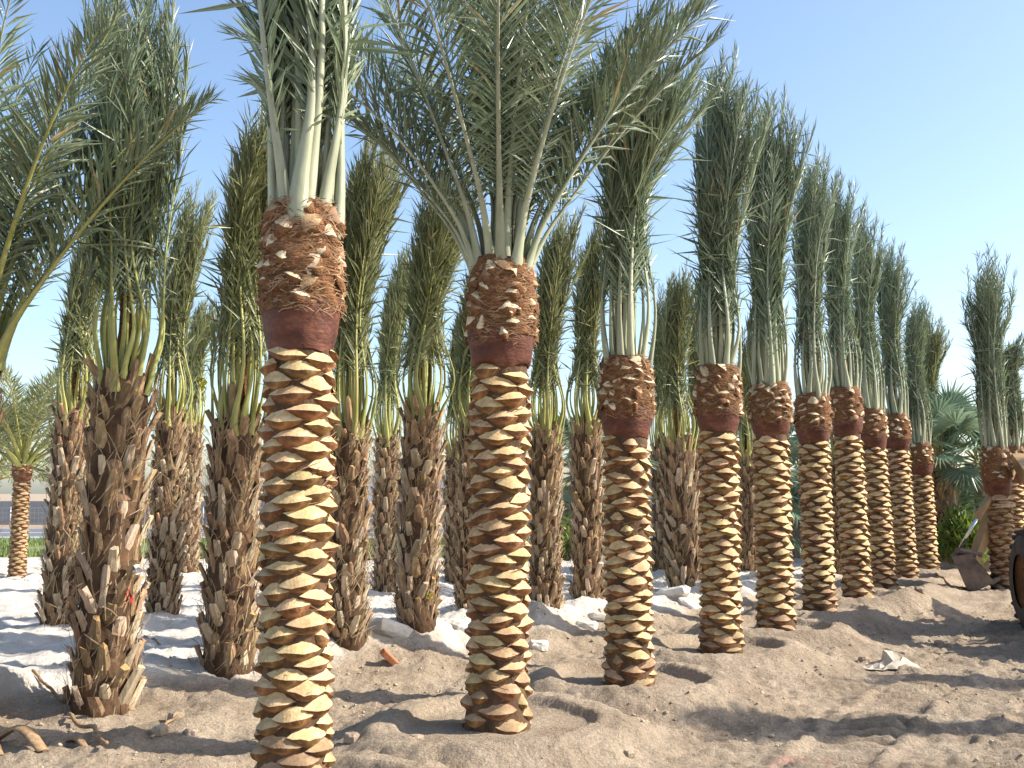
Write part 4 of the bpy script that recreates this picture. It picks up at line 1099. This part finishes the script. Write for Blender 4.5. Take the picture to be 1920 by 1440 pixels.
# dried frond piece in the near corner
rng = np.random.default_rng(3)
fx, fy_ = on_ground(60, 1372); droot = empty('dead_frond', (fx, fy_, gh(fx, fy_) + .015)); tag(droot, 'curled dead leaf sheaths lying on soil in front of the red-ribboned palm', 'dead frond')
for k, (a_, b_, c_, w_) in enumerate((((-.34, .10, .02), (-.10, .04, .13), (.16, -.16, .01), .075), ((-.46, -.10, .0), (-.26, -.12, .09), (-.10, -.26, .0), .06), ((.18, .14, .0), (.32, .02, .05), (.46, -.14, .0), .04))):
    P = catmull([a_, b_, c_], 10); T = np.gradient(P, axis=0); T /= np.linalg.norm(T, axis=1)[:, None]
    sd_ = np.cross(T, [0, 0, 1.0]); sd_ /= np.linalg.norm(sd_, axis=1)[:, None]; up_ = np.cross(sd_, T); V = []
    for i in range(10):
        w2 = w_ * (1 - .45 * i / 9)
        for q in (-1, -.5, 0, .5, 1): V.append(P[i] + sd_[i] * w2 * q - up_[i] * .35 * w2 * q * q)
    F_ = [(i * 5 + q, i * 5 + q + 1, i * 5 + q + 6, i * 5 + q + 5) for i in range(9) for q in range(4)]
    o = link('sheath', mesh('sheath', np.array(V), F_, [M['stick']]), droot); o.modifiers.new('s', 'SOLIDIFY').thickness = .012
# broken brick, crumpled paper, ribbons
x, y = on_ground(730, 1240); mb = MB(); mb.box((0, 0, 0), (.21, .10, .065), bev=.008)
o = mb.build('brick_fragment', surf('brick_red', (.30, .10, .045), (.46, .20, .10), 20, .9, .5)); o.location = (x, y, gh(x, y) + .07); o.rotation_euler = (.3, .75, .5); tag(o, 'orange-brown brick fragment tipped up at the sand edge', 'brick')
x, y = on_ground(1648, 1222); r = np.random.default_rng(4); V = []; nn = 14
for i in range(nn):
    for j in range(8):
        u, v = i / (nn - 1) - .5, j / 7 - .5
        V.append((u * .85 + r.normal(0, .02), v * .42 * (1 - .5 * abs(u)) + r.normal(0, .02), .015 + (.16 * math.exp(-((u - .2) / .16) ** 2 - (v / .3) ** 2) + .05) * (.35 + r.random()) * (1 - 1.6 * max(abs(u), abs(v)) ** 2)))
F_ = [(i * 8 + j, (i + 1) * 8 + j, (i + 1) * 8 + j + 1, i * 8 + j + 1) for i in range(nn - 1) for j in range(7)]
o = link('crumpled_paper', mesh('crumpled_paper', V, F_, [surf('dusty_paper', (.34, .28, .21), (.55, .48, .39), 6, .9, .4)], smooth=False)); o.location = (x, y, gh(x, y) - .035); tag(o, 'pale crumpled paper sack lying on the bare track', 'paper sack')
o.modifiers.new('s', 'SOLIDIFY').thickness = .004

def ribbon(label, px, py, key, mat, L=.22, w=.025, name='ribbon'):
    xy = RAWP[key]; c = at(px, py, xy[1]); dx = c[0] - xy[0]
    Rr = .27; dy_ = -math.sqrt(max(.01, Rr ** 2 - min(dx * dx, Rr ** 2 * .95)))
    p0 = np.array([c[0], xy[1] + dy_ - .06, c[2]]); mb = MB(); r = np.random.default_rng(int(px))
    for q in range(2):
        P = [p0 + np.array([.02 * q, 0, 0])]
        for k in range(6): P.append(P[-1] + np.array([r.normal(.004, .012), r.normal(0, .012), -L / 6]))
        V = []; 
        for k, p in enumerate(P):
            a_ = k * .7 + q; d = np.array([math.cos(a_), math.sin(a_), 0]) * w * .6
            V += [p - d, p + d]
        mb.add(V, [(2 * k, 2 * k + 1, 2 * k + 3, 2 * k + 2) for k in range(6)])
    o = mb.build(name, mat); o.modifiers.new('s', 'SOLIDIFY').thickness = .002; tag(o, label, name.split('_')[-1]); return o
ribbon('red marking ribbon tied to the big dark shaggy palm', 252, 1096, 'A', M['red'], .15, .02)
ribbon('yellow tag hanging from the stalks behind the thickest carved palm', 386, 712, 'D', M['yellow'], .10, .045, 'yellow_tag')
ribbon('white paper tag stuck on the big dark shaggy palm', 266, 1056, 'A', M['paper'], .08, .04, 'paper_tag')
ribbon('small yellow tag low on the stout shaggy palm in the middle', 808, 1108, 'H', M['yellow'], .06, .025, 'yellow_tag')
